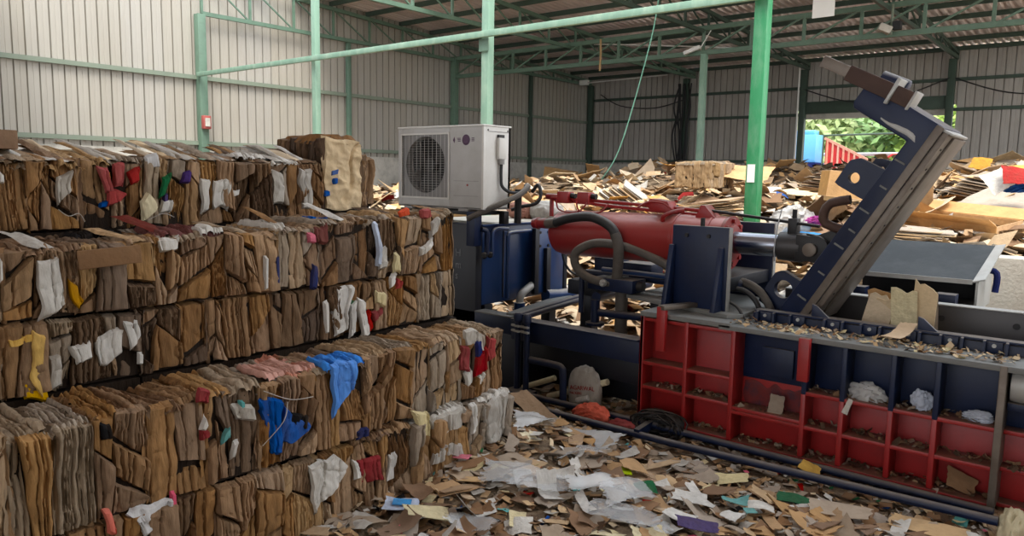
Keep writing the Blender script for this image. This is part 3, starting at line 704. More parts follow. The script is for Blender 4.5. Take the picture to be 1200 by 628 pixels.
for t, (xf, dep, z0, za, zb, ed, grp) in ROWS.items():
    n = len(ed) - 1
    for i in range(n):
        f = (ed[i] + ed[i + 1]) / 2 / 3.4; z1 = za + (zb - za) * f
        xx = xf - (0.05 if t == 'D' and ed[i] > 2.3 else 0.0)
        b = make_bale(xx, dep, ed[i], ed[i + 1], z0, z1 + R.uniform(-0.012, 0.012), f'{LAB[t][i]}, {WHERE[t]}', grp, TONE[t][i], TOP[t][i],
                      tops=t in 'DBA' or (t == 'E' and i > 5), flaps={'A': 9, 'B': 1, 'D': 0}.get(t, 0))
        BALES[t, i] = (b, ed[i], ed[i + 1], xx, dep, z0, z1)

# unseen tiers that carry the middle and rear stacks
for xf, dep, zs, grp in ((-3.31, 0.48, ((0.0, 0.42), (0.43, 0.845)), MID), (-3.87, 0.48, ((0.0, 0.42), (0.43, 0.84), (0.85, 1.14), (1.15, 1.455)), REAR)):
    for (z0, z1) in zs:
        for k in range(3):
            b = make_bale(xf, dep, 0.45 + k, 1.44 + k, z0, z1, 'plain brown bale in the tiers hidden behind the ' + ('front' if grp == MID else 'middle') + ' stack', grp, detail=False)

# printed cartons, wrappers and bags pressed into the faces
SHEETNAME = {'white': 'white_sheet', 'plastic_white': 'plastic_bag', 'grey': 'grey_sheet', 'cream': 'cream_sheet', 'black': 'black_label'}
for t, items in ACC.items():
    if t == 'T': continue
    for m_, q in items:
        yc = sum(p[0] for p in q) / 4
        i = next((i for (tt, i), v in BALES.items() if tt == t and v[1] <= yc <= v[2]), None)
        if i is None: continue
        b, y0, y1, xx, dep, z0, z1 = BALES[t, i]
        SEED[0] += 1; rng = np.random.default_rng(SEED[0])
        hgt = max(p[1] for p in q) - min(p[1] for p in q); wid = max(p[0] for p in q) - min(p[0] for p in q)
        loc = [(p[0] - (y0 + y1) / 2, p[1] - z0) for p in q]
        small = min(hgt, wid) < 0.03
        vf = sheet_grid(loc, max(6, int(wid / 0.0045)) if not small else 6, max(7, int(hgt / 0.013)), rng, bulge=0.003, base=(0.019 if hgt > 0.09 else 0.013) if not (m_ == 'white' and small) else 0.024, sink=0.022, fold=0.009 if not small else 0.002, wob=0.018 if not small else 0.002, layers=(0.03, 0.10) if not small else None, groove=0.006)
        put_patch(SHEETNAME.get(m_, 'printed_sheet'), vf, ((dep / 2, 0, 0), (0, 1, 0), (0, 0, 1), (1, 0, 0)), m_, b)['label'] = {'white': 'white paper sheet pressed into the bale face', 'grey': 'pale grey sheet pressed into the bale face'}.get(m_, m_.replace('_', ' ') + ' printed sheet pressed into the bale face')

def top_sheet(key, quad, m_, lift=0.022):
    b, y0, y1, xx, dep, z0, z1 = BALES[key]; SEED[0] += 1; rng = np.random.default_rng(SEED[0])
    q = [((y - (y0 + y1) / 2), -(x - (xx - dep / 2))) for x, y in quad]
    vf = sheet_grid(q, 48, 14, rng, bulge=0.004, base=z1 - z0 + lift * 0.7, sink=0.02, fold=0.008, wob=0.010, layers=(0.014, 0.035), groove=0.009)
    put_patch('top_sheet', vf, ((0, 0, 0), (0, 1, 0), (-1, 0, 0), (0, 0, 1)), m_, b)
top_sheet(('D', 6), [(-3.12, 1.79), (-3.12, 2.05), (-2.87, 2.06), (-2.88, 1.78)], 'rose')
top_sheet(('D', 7), [(-3.04, 2.1), (-3.06, 2.33), (-2.83, 2.30), (-2.81, 2.07)], 'azure')
top_sheet(('E', 7), [(-3.02, 2.85), (-3.0, 3.06), (-2.83, 3.04), (-2.84, 2.82)], 'white'); top_sheet(('E', 8), [(-3.0, 3.2), (-2.98, 3.43), (-2.83, 3.4), (-2.85, 3.15)], 'white')
top_sheet(('B', 4), [(-3.62, 1.58), (-3.62, 1.84), (-3.33, 1.82), (-3.32, 1.54)], 'maroon'); top_sheet(('B', 4), [(-3.42, 1.75), (-3.45, 1.87), (-3.3, 1.85), (-3.29, 1.73)], 'white', 0.04)
top_sheet(('B', 3), [(-3.78, 1.3), (-3.78, 1.5), (-3.55, 1.5), (-3.55, 1.28)], 'black'); top_sheet(('B', 7), [(-3.5, 2.41), (-3.52, 2.52), (-3.42, 2.54), (-3.38, 2.41)], 'blue')
top_sheet(('B', 6), [(-3.7, 2.15), (-3.7, 2.22), (-3.33, 2.21), (-3.33, 2.15)], 'white'); top_sheet(('A', 8), [(-4.2, 2.26), (-4.2, 2.45), (-3.9, 2.47), (-3.88, 2.25)], 'white', 0.05)
top_sheet(('B', 8), [(-3.7, 2.82), (-3.72, 3.1), (-3.36, 3.08), (-3.34, 2.82)], 'kraft_c', 0.03)

# the tall bale on end, and the slim one behind it
def tall(y0, y1, xf, dep, z0, z1, label, tone, one=False):
    SEED[0] += 1; rng = np.random.default_rng(SEED[0]); yc = (y0 + y1) / 2; h = z1 - z0; w = y1 - y0
    r = root('cardboard_bale', (xf - dep / 2, yc, z0), label, 'bale', REAR)
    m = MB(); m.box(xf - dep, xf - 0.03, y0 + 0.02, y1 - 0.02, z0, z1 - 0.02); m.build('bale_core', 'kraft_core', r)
    fr = ((dep / 2, y0 - yc, 0), (0, 1, 0), (0, 0, 1), (1, 0, 0))
    cells = partition(w, h, rng, 0.045, 0.09) if not one else [[(0, h), (w, h - 0.02), (w, 0), (0, 0)]]
    for c in cells:
        vf = sheet_grid(c, 70 if one else 16, 80 if one else 20, rng, bulge=0.008, base=0, fold=0.004 if one else 0.007, ff=(24, 60), wob=0.01, layers=None if one else (0.012, 0.03))
        if one:
            a_, b_ = vf[0][:, 0], vf[0][:, 1]
            for fq, am in ((9, 0.010), (22, 0.007), (48, 0.004)): vf[0][:, 2] += am * (1 - 2 * np.abs(Noise(rng, fq)(a_ * 0.6, b_)))
            vf[0][:, 2] -= 0.02 * np.exp(-(np.abs(Noise(rng, 5)(a_ * 0.5, b_)) / 0.03) ** 2)
        put_patch('cardboard_fold', vf, fr, TONES[tone][rng.integers(len(TONES[tone]))] if not one else 'kraft_pale', r)
    for c in partition(dep, h, rng, 0.05, 0.1):
        vf = sheet_grid(c, 18, 16, rng, bulge=0.01, base=0, fold=0.008, layers=(0.014, 0.035))
        put_patch('cardboard_fold', vf, ((-dep / 2, -w / 2, 0), (1, 0, 0), (0, 0, 1), (0, -1, 0)), 'kraft_dark' if rng.random() < 0.6 else 'kraft_e', r)  # side folds in darker board: shade on that face put into the colour
    q = [(0, dep), (w, dep), (w, 0), (0, 0)]
    vf = sheet_grid(q, 9, 9, rng, bulge=0.01, base=0, fold=0.012); put_patch('bale_end', vf, ((dep / 2, -w / 2, h), (0, 1, 0), (-1, 0, 0), (0, 0, 1)), 'kraft_d', r)
    return r
TB = tall(2.84, 3.13, -3.86, 0.5, 1.52, 1.97, 'tall light tan bale on end beside the rear stack, with blue tape scraps', 'light', one=True)
for m_, q in ACC['T']:
    SEED[0] += 1; rng = np.random.default_rng(SEED[0])
    vf = sheet_grid([(p[0] * 1.0 - 2.985, p[1] - 1.52) for p in q], 6, 6, rng, base=0.02, fold=0.003, sink=0.03, wob=0.006)
    put_patch('tape_scrap', vf, ((0.25, 0, 0), (0, 1, 0), (0, 0, 1), (1, 0, 0)), m_, TB)
tall(3.15, 3.26, -3.9, 0.4, 1.52, 1.86, 'slim brown bale of upright layers standing past the tall bale', 'warm')
for k in range(2):
    make_bale(-3.87, 0.48, 2.83 + 0.3 * k, 3.12 + 0.3 * k, 1.16, 1.51, 'plain brown bale hidden under the tall bale', REAR, detail=False)

# small brown box on the rear stack, jutting board, loose plastic on the bale tops
r = root('cardboard_box', (-4.05, 1.07, 1.82), 'small closed brown carton lying on the near end of the rear stack', 'box')
m = MB(); m.box(-4.2, -3.9, 0.98, 1.21, 1.83, 1.915); m.build('carton', 'kraft_brown', r, bev=0.006)
m = MB(); m.box(-4.21, -3.89, 1.09, 1.10, 1.914, 1.918); m.build('lid_seam', 'kraft_dark', r)
b = BALES['B', 3][0]
m = MB(); m.bar((-3.245, 1.19, 1.383), (-3.215, 1.425, 1.398), 0.02, 0.075); m.build('jutting_board', 'kraft_brown', b, bev=0.004)
for key, pts in ((('A', 3), [(-3.82, 1.33, 1.56), (-3.79, 1.36, 1.53), (-3.8, 1.41, 1.54), (-3.82, 1.44, 1.5)]), (('A', 5), [(-3.82, 1.74, 1.5), (-3.79, 1.8, 1.53), (-3.8, 1.86, 1.51)]), (('D', 6), [(-2.8, 1.73, 0.82), (-2.78, 1.85, 0.76), (-2.8, 1.98, 0.74)]),
                 (('D', 6), [(-2.8, 1.72, 0.58), (-2.76, 1.8, 0.68), (-2.79, 1.84, 0.75)])):
    m = MB(); m.tube(pts, 0.002, 5, spl=5); m.build('baling_strap', 'grey', BALES[key][0])
# ------------------------------------------------------------------ the baling press
mat('press_blue', (15, 31, 64), spec=0.35, rough=0.45, var=0.25, nscale=5, dirt=(40, 40, 42), dirt_amt=0.35, dscale=4, dust=(140, 130, 116), dust_amt=0.7, bump=0.08, bscale=12)
mat('press_blue_dark', (9, 15, 30), rough=0.5, var=0.3, nscale=4, dirt=(20, 20, 22), dirt_amt=0.5, dust=(110, 102, 92), dust_amt=0.5)  # darkened press blue, with shade put in for the tank front and undersides
mat('dust_white', (204, 198, 184), rough=0.95, var=0.25, nscale=6)
mat('tank_panel', (30, 60, 108), rough=0.3, var=0.15, nscale=3, dirt=(40, 48, 60), dirt_amt=0.3, dust=(196, 190, 176), dust_amt=0.95)
mat('press_red', (164, 30, 30), rough=0.45, var=0.3, nscale=5, dirt=(70, 28, 26), dirt_amt=0.55, dscale=5, dust=(112, 92, 76), dust_amt=0.9, bump=0.06, bscale=14)
mat('cyl_red', (150, 40, 38), rough=0.36, var=0.15, nscale=3, dirt=(120, 60, 56), dirt_amt=0.3, dscale=3, dust=(190, 132, 122), dust_amt=0.9)
mat('chrome', (150, 154, 164), rough=0.25, metal=1.0, var=0.05)
mat('worn_steel', (122, 112, 102), rough=0.5, metal=0.5, var=0.35, nscale=9, dirt=(84, 70, 58), dirt_amt=0.6, dscale=6)
mat('dark_steel', (70, 68, 68), rough=0.45, metal=0.5, var=0.3, nscale=6, dirt=(44, 40, 38), dirt_amt=0.5)
mat('black_iron', (34, 33, 34), rough=0.5, metal=0.3, var=0.3, nscale=8, dust=(110, 100, 90), dust_amt=0.5)
mat('hose_black', (30, 30, 31), rough=0.55, var=0.3, nscale=20, dust=(120, 112, 102), dust_amt=0.5)
mat('hose_grey', (92, 86, 80), rough=0.7, var=0.35, nscale=20, dirt=(50, 46, 42), dirt_amt=0.5, dscale=9, dust=(160, 150, 136), dust_amt=0.6)
mat('rust_brown', (74, 50, 40), rough=0.7, var=0.4, nscale=8, dirt=(110, 84, 66), dirt_amt=0.4)
mat('tray_steel', (38, 45, 50), rough=0.6, metal=0.0, spec=0.3, var=0.25, nscale=4, dirt=(74, 78, 80), dirt_amt=0.5, dscale=3)
mat('pale_steel', (176, 176, 172), rough=0.5, metal=0.3, var=0.2, nscale=5, dirt=(126, 112, 98), dirt_amt=0.4)
mat('dusty_plate', (126, 128, 126), rough=0.8, var=0.3, nscale=6, dirt=(96, 86, 72), dirt_amt=0.5)

BP = root('baling_press', (-1.6, 5.0, 0.0), 'blue and red hydraulic baling press with its lid raised, beside the stacks', 'baler', None)
def part(name, m_, fn, bev=0.004, par=None, ang=35, label=None):
    b = MB(); fn(b); o = b.build(name, m_, par if par is not None else BP, bev=bev, ang=ang)
    if label: o['label'] = label
    return o
def pbox(name, m_, x0, x1, y0, y1, z0, z1, bev=0.004, par=None, label=None): return part(name, m_, lambda b: b.box(x0, x1, y0, y1, z0, z1), bev, par, label=label)
def ptube(name, m_, pts, r, seg=12, spl=0, par=None, label=None): return part(name, m_, lambda b: b.tube(pts, r, seg, spl), 0, par, 40, label)
def pbar(name, m_, p, q, w, h, bev=0.003, par=None, up=(0, 0, 1), label=None): return part(name, m_, lambda b: b.bar(p, q, w, h, up), bev, par, label=label)

YF = 4.5
# pressing box: back plate, ribs and shelves of its near side
pbox('side_plate', 'press_blue', -1.89, 0.75, 4.66, 4.72, 0.48, 0.81)
pbox('side_plate', 'press_red', -2.56, -1.89, 4.64, 4.70, 0.08, 0.81, label='red side plate')
pbox('side_plate', 'press_red', -1.89, 0.75, 4.66, 4.71, 0.07, 0.48, label='red side plate')
for x, zt, zb, m_ in ((-2.555, 0.83, 0.08, 'press_red'), (-2.225, 0.81, 0.08, 'press_red'), (-1.9, 0.82, 0.08, 'press_red'), (-1.445, 0.80, 0.48, 'press_blue'), (-1.225, 0.80, 0.48, 'press_blue'), (-0.965, 0.80, 0.48, 'press_blue'),
                     (-0.745, 0.80, 0.48, 'press_blue'), (-1.445, 0.48, 0.09, 'press_red'), (-1.225, 0.48, 0.09, 'press_red'), (-0.965, 0.48, 0.09, 'press_red'), (-0.745, 0.48, 0.09, 'press_red'),
                     (-0.1, 0.80, 0.48, 'press_blue'), (0.3, 0.8, 0.48, 'press_blue')):
    pbox('upright_rib', m_, x - 0.014, x + 0.014, YF, 4.67, zb, zt)
pbox('end_post', 'worn_steel', -0.47, -0.435, YF - 0.015, 4.70, 0.07, 0.83)
for x0, x1, zs, m_ in ((-2.56, -1.9, (0.79, 0.485, 0.315, 0.085), 'press_red'), (-1.9, -0.45, (0.275, 0.075), 'press_red'), (-1.44, -0.45, (0.485,), 'press_red'), (-0.44, 0.75, (0.47, 0.27, 0.075), 'press_red')):
    for z in zs: pbox('shelf_rib', m_, x0, x1, YF + 0.004 + (0.06 if x1 > 0 else 0), 4.66, z - 0.012, z + 0.012)
pbox('shelf_rib', 'press_red', -1.9, -1.44, YF + 0.004, 4.66, 0.30 - 0.012, 0.30 + 0.012)
pbox('end_plate', 'press_red', -2.57, -2.545, YF, 5.5, 0.08, 0.83)
mat('worn_red', (120, 24, 22), rough=0.7, var=0.6, nscale=12, dirt=(16, 26, 46), dirt_amt=0.95, dscale=14)
part('worn_patch', 'worn_red', lambda b: b.add(*(lambda vf: ([(-1.86 + v[0], 4.655 - v[2], 0.31 + v[1]) for v in vf[0]], [tuple(f) for f in vf[1]]))(sheet_grid([(0.0, 0.15), (0.38, 0.13), (0.40, 0.0), (0, 0.0)], 30, 14, np.random.default_rng(5), bulge=0.001, base=0.003, fold=0.001, sink=0.003, wob=0.03))), 0, label='red primer showing through the worn blue paint')
pbox('access_plate', 'press_blue', -1.76, -1.56, 4.635, 4.66, 0.52, 0.70, 0.004)
# ledge and the dusty base plate under the cylinder
pbox('top_ledge', 'dusty_plate', -2.0, 0.75, YF - 0.01, 4.80, 0.80, 0.832)
part('base_plate', 'dusty_plate', lambda b: b.prism([(-2.93, 4.9), (-2.0, 4.62), (-1.93, 4.70), (-1.97, 5.75), (-2.9, 5.9)], 'z', 0.845, 0.875), 0.003)
pbox('base_step', 'dusty_plate', -2.57, -1.92, YF - 0.01, 5.4, 0.812, 0.845)
part('base_skirt', 'press_blue', lambda b: b.prism([(4.75, 0.5), (5.75, 0.5), (5.75, 0.845), (4.75, 0.845)], 'x', -1.985, -1.955), 0.003)
pbox('paper_note', 'white', -2.24, -2.1, 4.76, 4.85, 0.876, 0.8775, 0, label='white paper lying on the base plate')
# red brackets hanging over the edge
for x, z0, z1, y1 in ((-2.385, 0.60, 0.90, 4.85), (-1.44, 0.57, 0.83, 4.62)):
    pbox('red_bracket', 'press_red', x - 0.032, x + 0.032, YF - 0.06, YF - 0.02, z0, z1)
    if x < -2: pbar('bracket_arm', 'worn_steel', (x, YF - 0.06, 0.895), (x + 0.14, y1, 0.895), 0.06, 0.03)
# trunnion plates with gussets
for y0, y1 in ((4.72, 4.77), (5.52, 5.57)):
    pbox('trunnion_plate', 'press_blue', -2.47, -2.06, y0, y1, 0.87, 1.435, 0.006)
    pbox('plate_edge', 'pale_steel', -2.06, -2.052, y0 + 0.003, y1 - 0.003, 0.875, 1.43, 0, label='pale side edge')  # side edge in a paler tone than the plate's face
for x in (-2.46, -2.10):
    part('gusset', 'press_blue', lambda b: b.prism([(4.60, 0.875), (4.72, 0.875), (4.72, 1.30), (4.69, 1.30)], 'x', x - 0.017, x + 0.017), 0.003)
pbox('saddle', 'press_blue_dark', -2.44, -2.08, 4.77, 5.52, 1.0, 1.09)
part('plate_bolt', 'black_iron', lambda b: b.cyl((-2.26, 4.745, 1.43), (-2.26, 4.745, 1.49), 0.016, 8), 0)
for x in (-2.36, -2.2): part('plate_bolt', 'black_iron', lambda b: b.cyl((x, 4.722, 1.37), (x, 4.708, 1.37), 0.014, 8), 0)

# main cylinder
CYL = part('main_cylinder', 'cyl_red', lambda b: b.lathe((-3.74, 5.1, 1.29), (1, 0, 0.01), [(-0.02, 0.06), (0, 0.13), (0.04, 0.17), (0.10, 0.185), (1.10, 0.185), (1.12, 0.19), (1.22, 0.19), (1.24, 0.185), (1.52, 0.185), (1.525, 0.13), (1.56, 0.125), (1.565, 0.09)], 36), 0, ang=30)
for t in (1.13, 1.4): part('weld_band', 'cyl_red', lambda b: b.lathe((-3.74 + t, 5.1, 1.29 + 0.011), (1, 0, 0.01), [(0, 0.185), (0.006, 0.195), (0.02, 0.195), (0.026, 0.185)], 36), 0, CYL)
for k in range(8):
    a = k * 0.785; part('gland_bolt', 'press_red', lambda b: b.cyl((-2.215, 5.1 + 0.155 * math.sin(a), 1.305 + 0.155 * math.cos(a)), (-2.18, 5.1 + 0.155 * math.sin(a), 1.305 + 0.155 * math.cos(a)), 0.018, 8), 0, CYL)
part('gland_ring', 'press_red', lambda b: b.lathe((-2.225, 5.1, 1.305), (1, 0, 0), [(0, 0.19), (0.025, 0.19), (0.03, 0.1)], 32), 0, CYL)
part('piston_rod', 'chrome', lambda b: b.lathe((-2.2, 5.1, 1.308), (1, 0, 0.0), [(0, 0.078), (0.36, 0.078)], 32), 0)
part('rod_eye', 'dark_steel', lambda b: b.lathe((-1.86, 5.1, 1.308), (1, 0, 0), [(0, 0.07), (0.005, 0.095), (0.1, 0.1), (0.16, 0.098), (0.17, 0.08)], 28), 0)
for dy in (-0.075, 0.075):
    part('clevis', 'black_iron', lambda b: b.prism([(-1.72, 1.22)] + [(-1.60 + 0.09 * math.cos(a), 1.31 + 0.09 * math.sin(a)) for a in np.linspace(-2.0, 2.0, 12)] + [(-1.72, 1.40)], 'y', 5.1 + dy - 0.02, 5.1 + dy + 0.02), 0.003)
part('clevis_pin', 'worn_steel', lambda b: b.lathe((-1.62, 4.97, 1.305), (0, 1, 0), [(0, 0.045), (0.26, 0.045)], 20), 0.004)
part('lid_ear', 'black_iron', lambda b: b.prism([(-1.66, 1.23), (-1.3, 1.35), (-1.3, 1.52), (-1.6, 1.40), (-1.68, 1.34)], 'y', 5.06, 5.14), 0.004)
pbox('rod_clamp', 'black_iron', -1.80, -1.74, 5.06, 5.14, 1.39, 1.50); ptube('clamp_pin', 'black_iron', [(-1.77, 5.1, 1.40), (-1.77, 5.1, 1.56)], 0.016, 8)
ptube('clamp_wire', 'galv', [(-1.85, 5.0, 1.21), (-1.855, 4.99, 1.3), (-1.85, 5.02, 1.45), (-1.84, 5.05, 1.56)], 0.004, 5, 4)
# red pipework on the cylinder
for dz in (0.0, 0.035): ptube('feed_pipe', 'press_red', [(-3.78, 5.06 + dz, 1.575 - dz * 0.3), (-3.2, 5.06 + dz, 1.56 - dz), (-2.42, 5.06 + dz, 1.525 - dz)], 0.014, 8)
ptube('pipe_riser', 'press_red', [(-3.79, 5.08, 1.42), (-3.79, 5.08, 1.585)], 0.018, 8)
ptube('pipe_head', 'press_red', [(-3.84, 5.08, 1.585), (-3.55, 5.08, 1.575)], 0.026, 10)
for x in (-3.625, -3.425): pbox('valve_block', 'press_red', x - 0.055, x + 0.055, 5.0, 5.09, 1.535, 1.63, 0.006); part('coil_cap', 'black_iron', lambda b: b.cyl((x + 0.055, 5.05, 1.60), (x + 0.10, 5.05, 1.595), 0.022, 12), 0)
for x in (-3.64, -3.44): ptube('bent_tube', 'press_red', [(x - 0.03, 4.98, 1.56), (x, 4.97, 1.49), (x + 0.10, 4.97, 1.465), (x + 0.2, 4.98, 1.48), (x + 0.26, 5.0, 1.545)], 0.007, 6, 5)
part('valve_block', 'press_red', lambda b: b.prism([(-2.85, 1.56), (-2.8, 1.6), (-2.66, 1.585), (-2.62, 1.5), (-2.80, 1.515)], 'y', 4.98, 5.1), 0.004)
ptube('bent_tube', 'press_red', [(-2.9, 4.97, 1.53), (-2.8, 4.95, 1.575), (-2.68, 4.95, 1.57), (-2.6, 4.96, 1.52)], 0.008, 6, 5)
ptube('bent_tube', 'press_red', [(-2.68, 4.96, 1.44), (-2.66, 4.94, 1.48), (-2.58, 4.95, 1.515), (-2.52, 4.98, 1.525)], 0.016, 8, 5)
part('rod_bracket', 'press_red', lambda b: b.prism([(-2.46, 1.47), (-2.42, 1.565), (-2.39, 1.565), (-2.30, 1.47)], 'y', 5.03, 5.15), 0.004)
ptube('guide_rod', 'black_iron', [(-2.36, 5.09, 1.525), (-1.6, 5.09, 1.455)], 0.011, 8)
for x in (-2.76, -2.5): pbox('stay', 'black_iron', x - 0.012, x + 0.012, 5.3, 5.33, 0.9, 1.55)

# raised lid
LID = part('lid_slab', 'press_blue', lambda b: b.prism([(-1.74, 0.93), (-1.07, 1.99), (-1.375, 2.19), (-1.38, 2.225), (-1.315, 2.325), (-1.28, 2.33), (-0.875, 2.06), (-1.585, 0.86), (-1.68, 0.86)], 'y', 4.85, 5.35), 0.012)
d = Vector((0.71, 0, 1.2)).normalized(); nrm = Vector((d.z, 0, -d.x))
def slab(name, m_, t0, t1, n0, n1, y0, y1, bev=0.003, label=None):
    o = Vector((-1.585, 0, 0.86))
    def pt(t, n): q = o + d * t + nrm * n; return (q.x, q.z)
    part(name, m_, lambda b: b.prism([pt(t0, n0), pt(t1, n0), pt(t1, n1), pt(t0, n1)], 'y', y0, y1), bev, LID, label=label)
slab('wear_plate', 'worn_steel', 0.0, 1.37, 0.0, 0.035, 4.86, 5.34, label='worn grey steel plate under the lid')
slab('wear_plate', 'worn_steel', 0.02, 1.36, 0.035, 0.05, 5.0, 5.36, label='polished steel strip under the lid')
slab('edge_strip', 'worn_steel', 0.0, 1.39, -0.045, -0.0, 4.84, 4.856, label='worn steel strip along the edge of the lid')
for k, t in enumerate((0.12, 0.32, 0.52, 0.64, 0.78, 0.95, 1.12)): slab('weld_bar', 'dusty_plate', t - 0.005, t + 0.005, -0.125 + 0.02 * (k % 2), -0.06, 4.838, 4.851, 0)
for k in range(10): slab('plate_bolt', 'black_iron', 0.1 + k * 0.13, 0.112 + k * 0.13, 0.034, 0.04, 4.92, 4.935, 0)
slab('plate_cap', 'pale_steel', 1.37, 1.385, -0.1, 0.05, 4.86, 5.34)
part('paint_scrape', 'pale_steel', lambda b: b.add(*(lambda vf: ([(-1.22 + v[0], 4.849 - v[2], 2.10 - v[0] * 0.62 + v[1]) for v in vf[0]], [tuple(f) for f in vf[1]]))(sheet_grid([(0.0, 0.014), (0.2, 0.05), (0.2, 0.0), (0.0, 0.0)], 14, 6, np.random.default_rng(8), bulge=0.0008, base=0.0006, fold=0.0003, sink=0.002, wob=0.012))), 0, LID, label='bare metal scrape on the blue paint')
# hooked lugs on the back of the lid
def ring(pts_out, cx, cz, rad, y0, y1, name):
    """plate with a round hole: outline fanned to the hole"""
    b = MB(); n = 24; hole = [(cx + rad * math.cos(a), cz + rad * math.sin(a)) for a in np.linspace(0, 2 * math.pi, n, endpoint=False)]
    # outline sampled at the same angles
    out = []
    P = pts_out
    for a in np.linspace(0, 2 * math.pi, n, endpoint=False):
        dx, dz = math.cos(a), math.sin(a); best = 1e9
        for i in range(len(P)):
            x1, z1 = P[i][0] - cx, P[i][1] - cz; x2, z2 = P[(i + 1) % len(P)][0] - cx, P[(i + 1) % len(P)][1] - cz
            den = dx * (z2 - z1) - dz * (x2 - x1)
            if abs(den) < 1e-9: continue
            t = (x1 * (z2 - z1) - z1 * (x2 - x1)) / den; s = (x1 * dz - z1 * dx) / den
            if t > 0 and -1e-6 <= s <= 1 + 1e-6: best = min(best, t)
        out.append((cx + dx * best, cz + dz * best))
    V = [(p[0], y0, p[1]) for p in out] + [(p[0], y0, p[1]) for p in hole] + [(p[0], y1, p[1]) for p in out] + [(p[0], y1, p[1]) for p in hole]; F = []
    for i in range(n):
        j = (i + 1) % n
        F += [(i, j, n + j, n + i), (2 * n + j, 2 * n + i, 3 * n + i, 3 * n + j), (i, 2 * n + i, 2 * n + j, j), (n + j, 3 * n + j, 3 * n + i, n + i)]
    b.add(V, F); b.build(name, 'press_blue', LID, 0, 30)
ring([(-1.50, 1.74), (-1.42, 1.88), (-1.36, 1.90), (-1.2, 1.82), (-1.28, 1.62), (-1.36, 1.66)], -1.385, 1.775, 0.035, 5.0, 5.06, 'hook_lug')
ring([(-1.40, 1.80), (-1.33, 1.9), (-1.28, 1.9), (-1.14, 1.85), (-1.2, 1.72)], -1.29, 1.83, 0.02, 5.25, 5.3, 'hook_lug')
ring([(-1.97, 0.93), (-1.86, 1.13), (-1.81, 1.15), (-1.60, 1.04), (-1.66, 0.87), (-1.88, 0.87)], -1.80, 1.02, 0.062, 5.05, 5.11, 'hook_lug')
ptube('lid_handle', 'rust_brown', [(-1.41, 4.95, 1.45), (-1.52, 4.95, 1.483), (-1.535, 4.95, 1.55), (-1.495, 4.95, 1.614), (-1.38, 4.95, 1.64)], 0.03, 10, 2)
# locking beam across the nose of the lid
u = Vector((0.46, 0, -0.235)).normalized()
def nose(name, m_, t0, t1, n0, n1, y0, y1, label=None):
    o = Vector((-1.56, 0, 2.46)); w = Vector((u.z, 0, -u.x)) * -1
    def pt(t, n): q = o + u * t + w * n; return (q.x, q.z)
    part(name, m_, lambda b: b.prism([pt(t0, n0), pt(t1, n0), pt(t1, n1), pt(t0, n1)], 'y', y0, y1), 0.004, LID, label=label)
nose('lock_bar', 'worn_steel', -0.03, 0.22, -0.02, 0.05, 4.86, 4.96, label='bare steel bar inside the brown beam')
nose('lock_beam', 'rust_brown', 0.15, 0.55, -0.035, 0.06, 4.84, 4.98, label='rust-brown hollow beam on top of the lid')
nose('beam_plate', 'pale_steel', 0.43, 0.45, -0.06, 0.10, 4.82, 5.0); nose('beam_end', 'pale_steel', 0.55, 0.565, -0.045, 0.07, 4.83, 4.99)
part('beam_knob', 'press_blue', lambda b: b.cyl((-1.27, 5.02, 2.38), (-1.12, 5.02, 2.31), 0.045, 14), 0.006, LID)
# rail of lugs on the near wall of the cavity
pbox('cavity_wall', 'press_blue', -1.9, 0.75, 4.80, 4.85, 0.5, 0.885)
for k in range(17):
    x = -1.86 + k * 0.106
    if -1.56 < x < -1.46: continue
    lug = part('rail_lug', 'press_blue', lambda b: b.prism([(4.745, 0.832), (4.80, 0.832), (4.80, 0.905), (4.75, 0.90)], 'x', x, x + 0.014), 0)
    if k % 2 == 0:
        pbox('lug_plate', 'press_blue', x + 0.014, x + 0.092, 4.775, 4.80, 0.835, 0.895, 0.002, lug)
        part('lug_eye', 'pale_steel', lambda b: b.cyl((x + 0.052, 4.777, 0.876), (x + 0.052, 4.768, 0.876), 0.011, 8), 0, lug)
pbox('rail_cap', 'press_blue', -1.88, 0.75, 4.78, 4.86, 0.893, 0.908)
for x in (-1.52, -0.92): part('rail_gusset', 'press_blue', lambda b: b.prism([(x, 0.89), (x, 0.985), (x + 0.03, 0.975), (x + 0.125, 0.89)], 'y', 4.79, 4.81), 0.002)
pbox('cavity_wall', 'dark_steel', -1.9, 0.75, 5.38, 5.43, 0.5, 0.98, label='dark bare steel wall of the pressing cavity')
pbox('cavity_wall', 'dark_steel', -1.93, -1.9, 4.8, 5.43, 0.5, 0.86); pbox('cavity_floor', 'dark_steel', -1.9, 0.75, 4.8, 5.43, 0.46, 0.5)
for x in (-0.5, -0.9, -1.3): part('wall_bolt', 'black_iron', lambda b: b.cyl((x, 5.38, 0.9), (x, 5.373, 0.9), 0.02, 10), 0)
pbox('wall_rim', 'pale_steel', -1.9, 0.75, 5.37, 5.46, 0.98, 0.99)
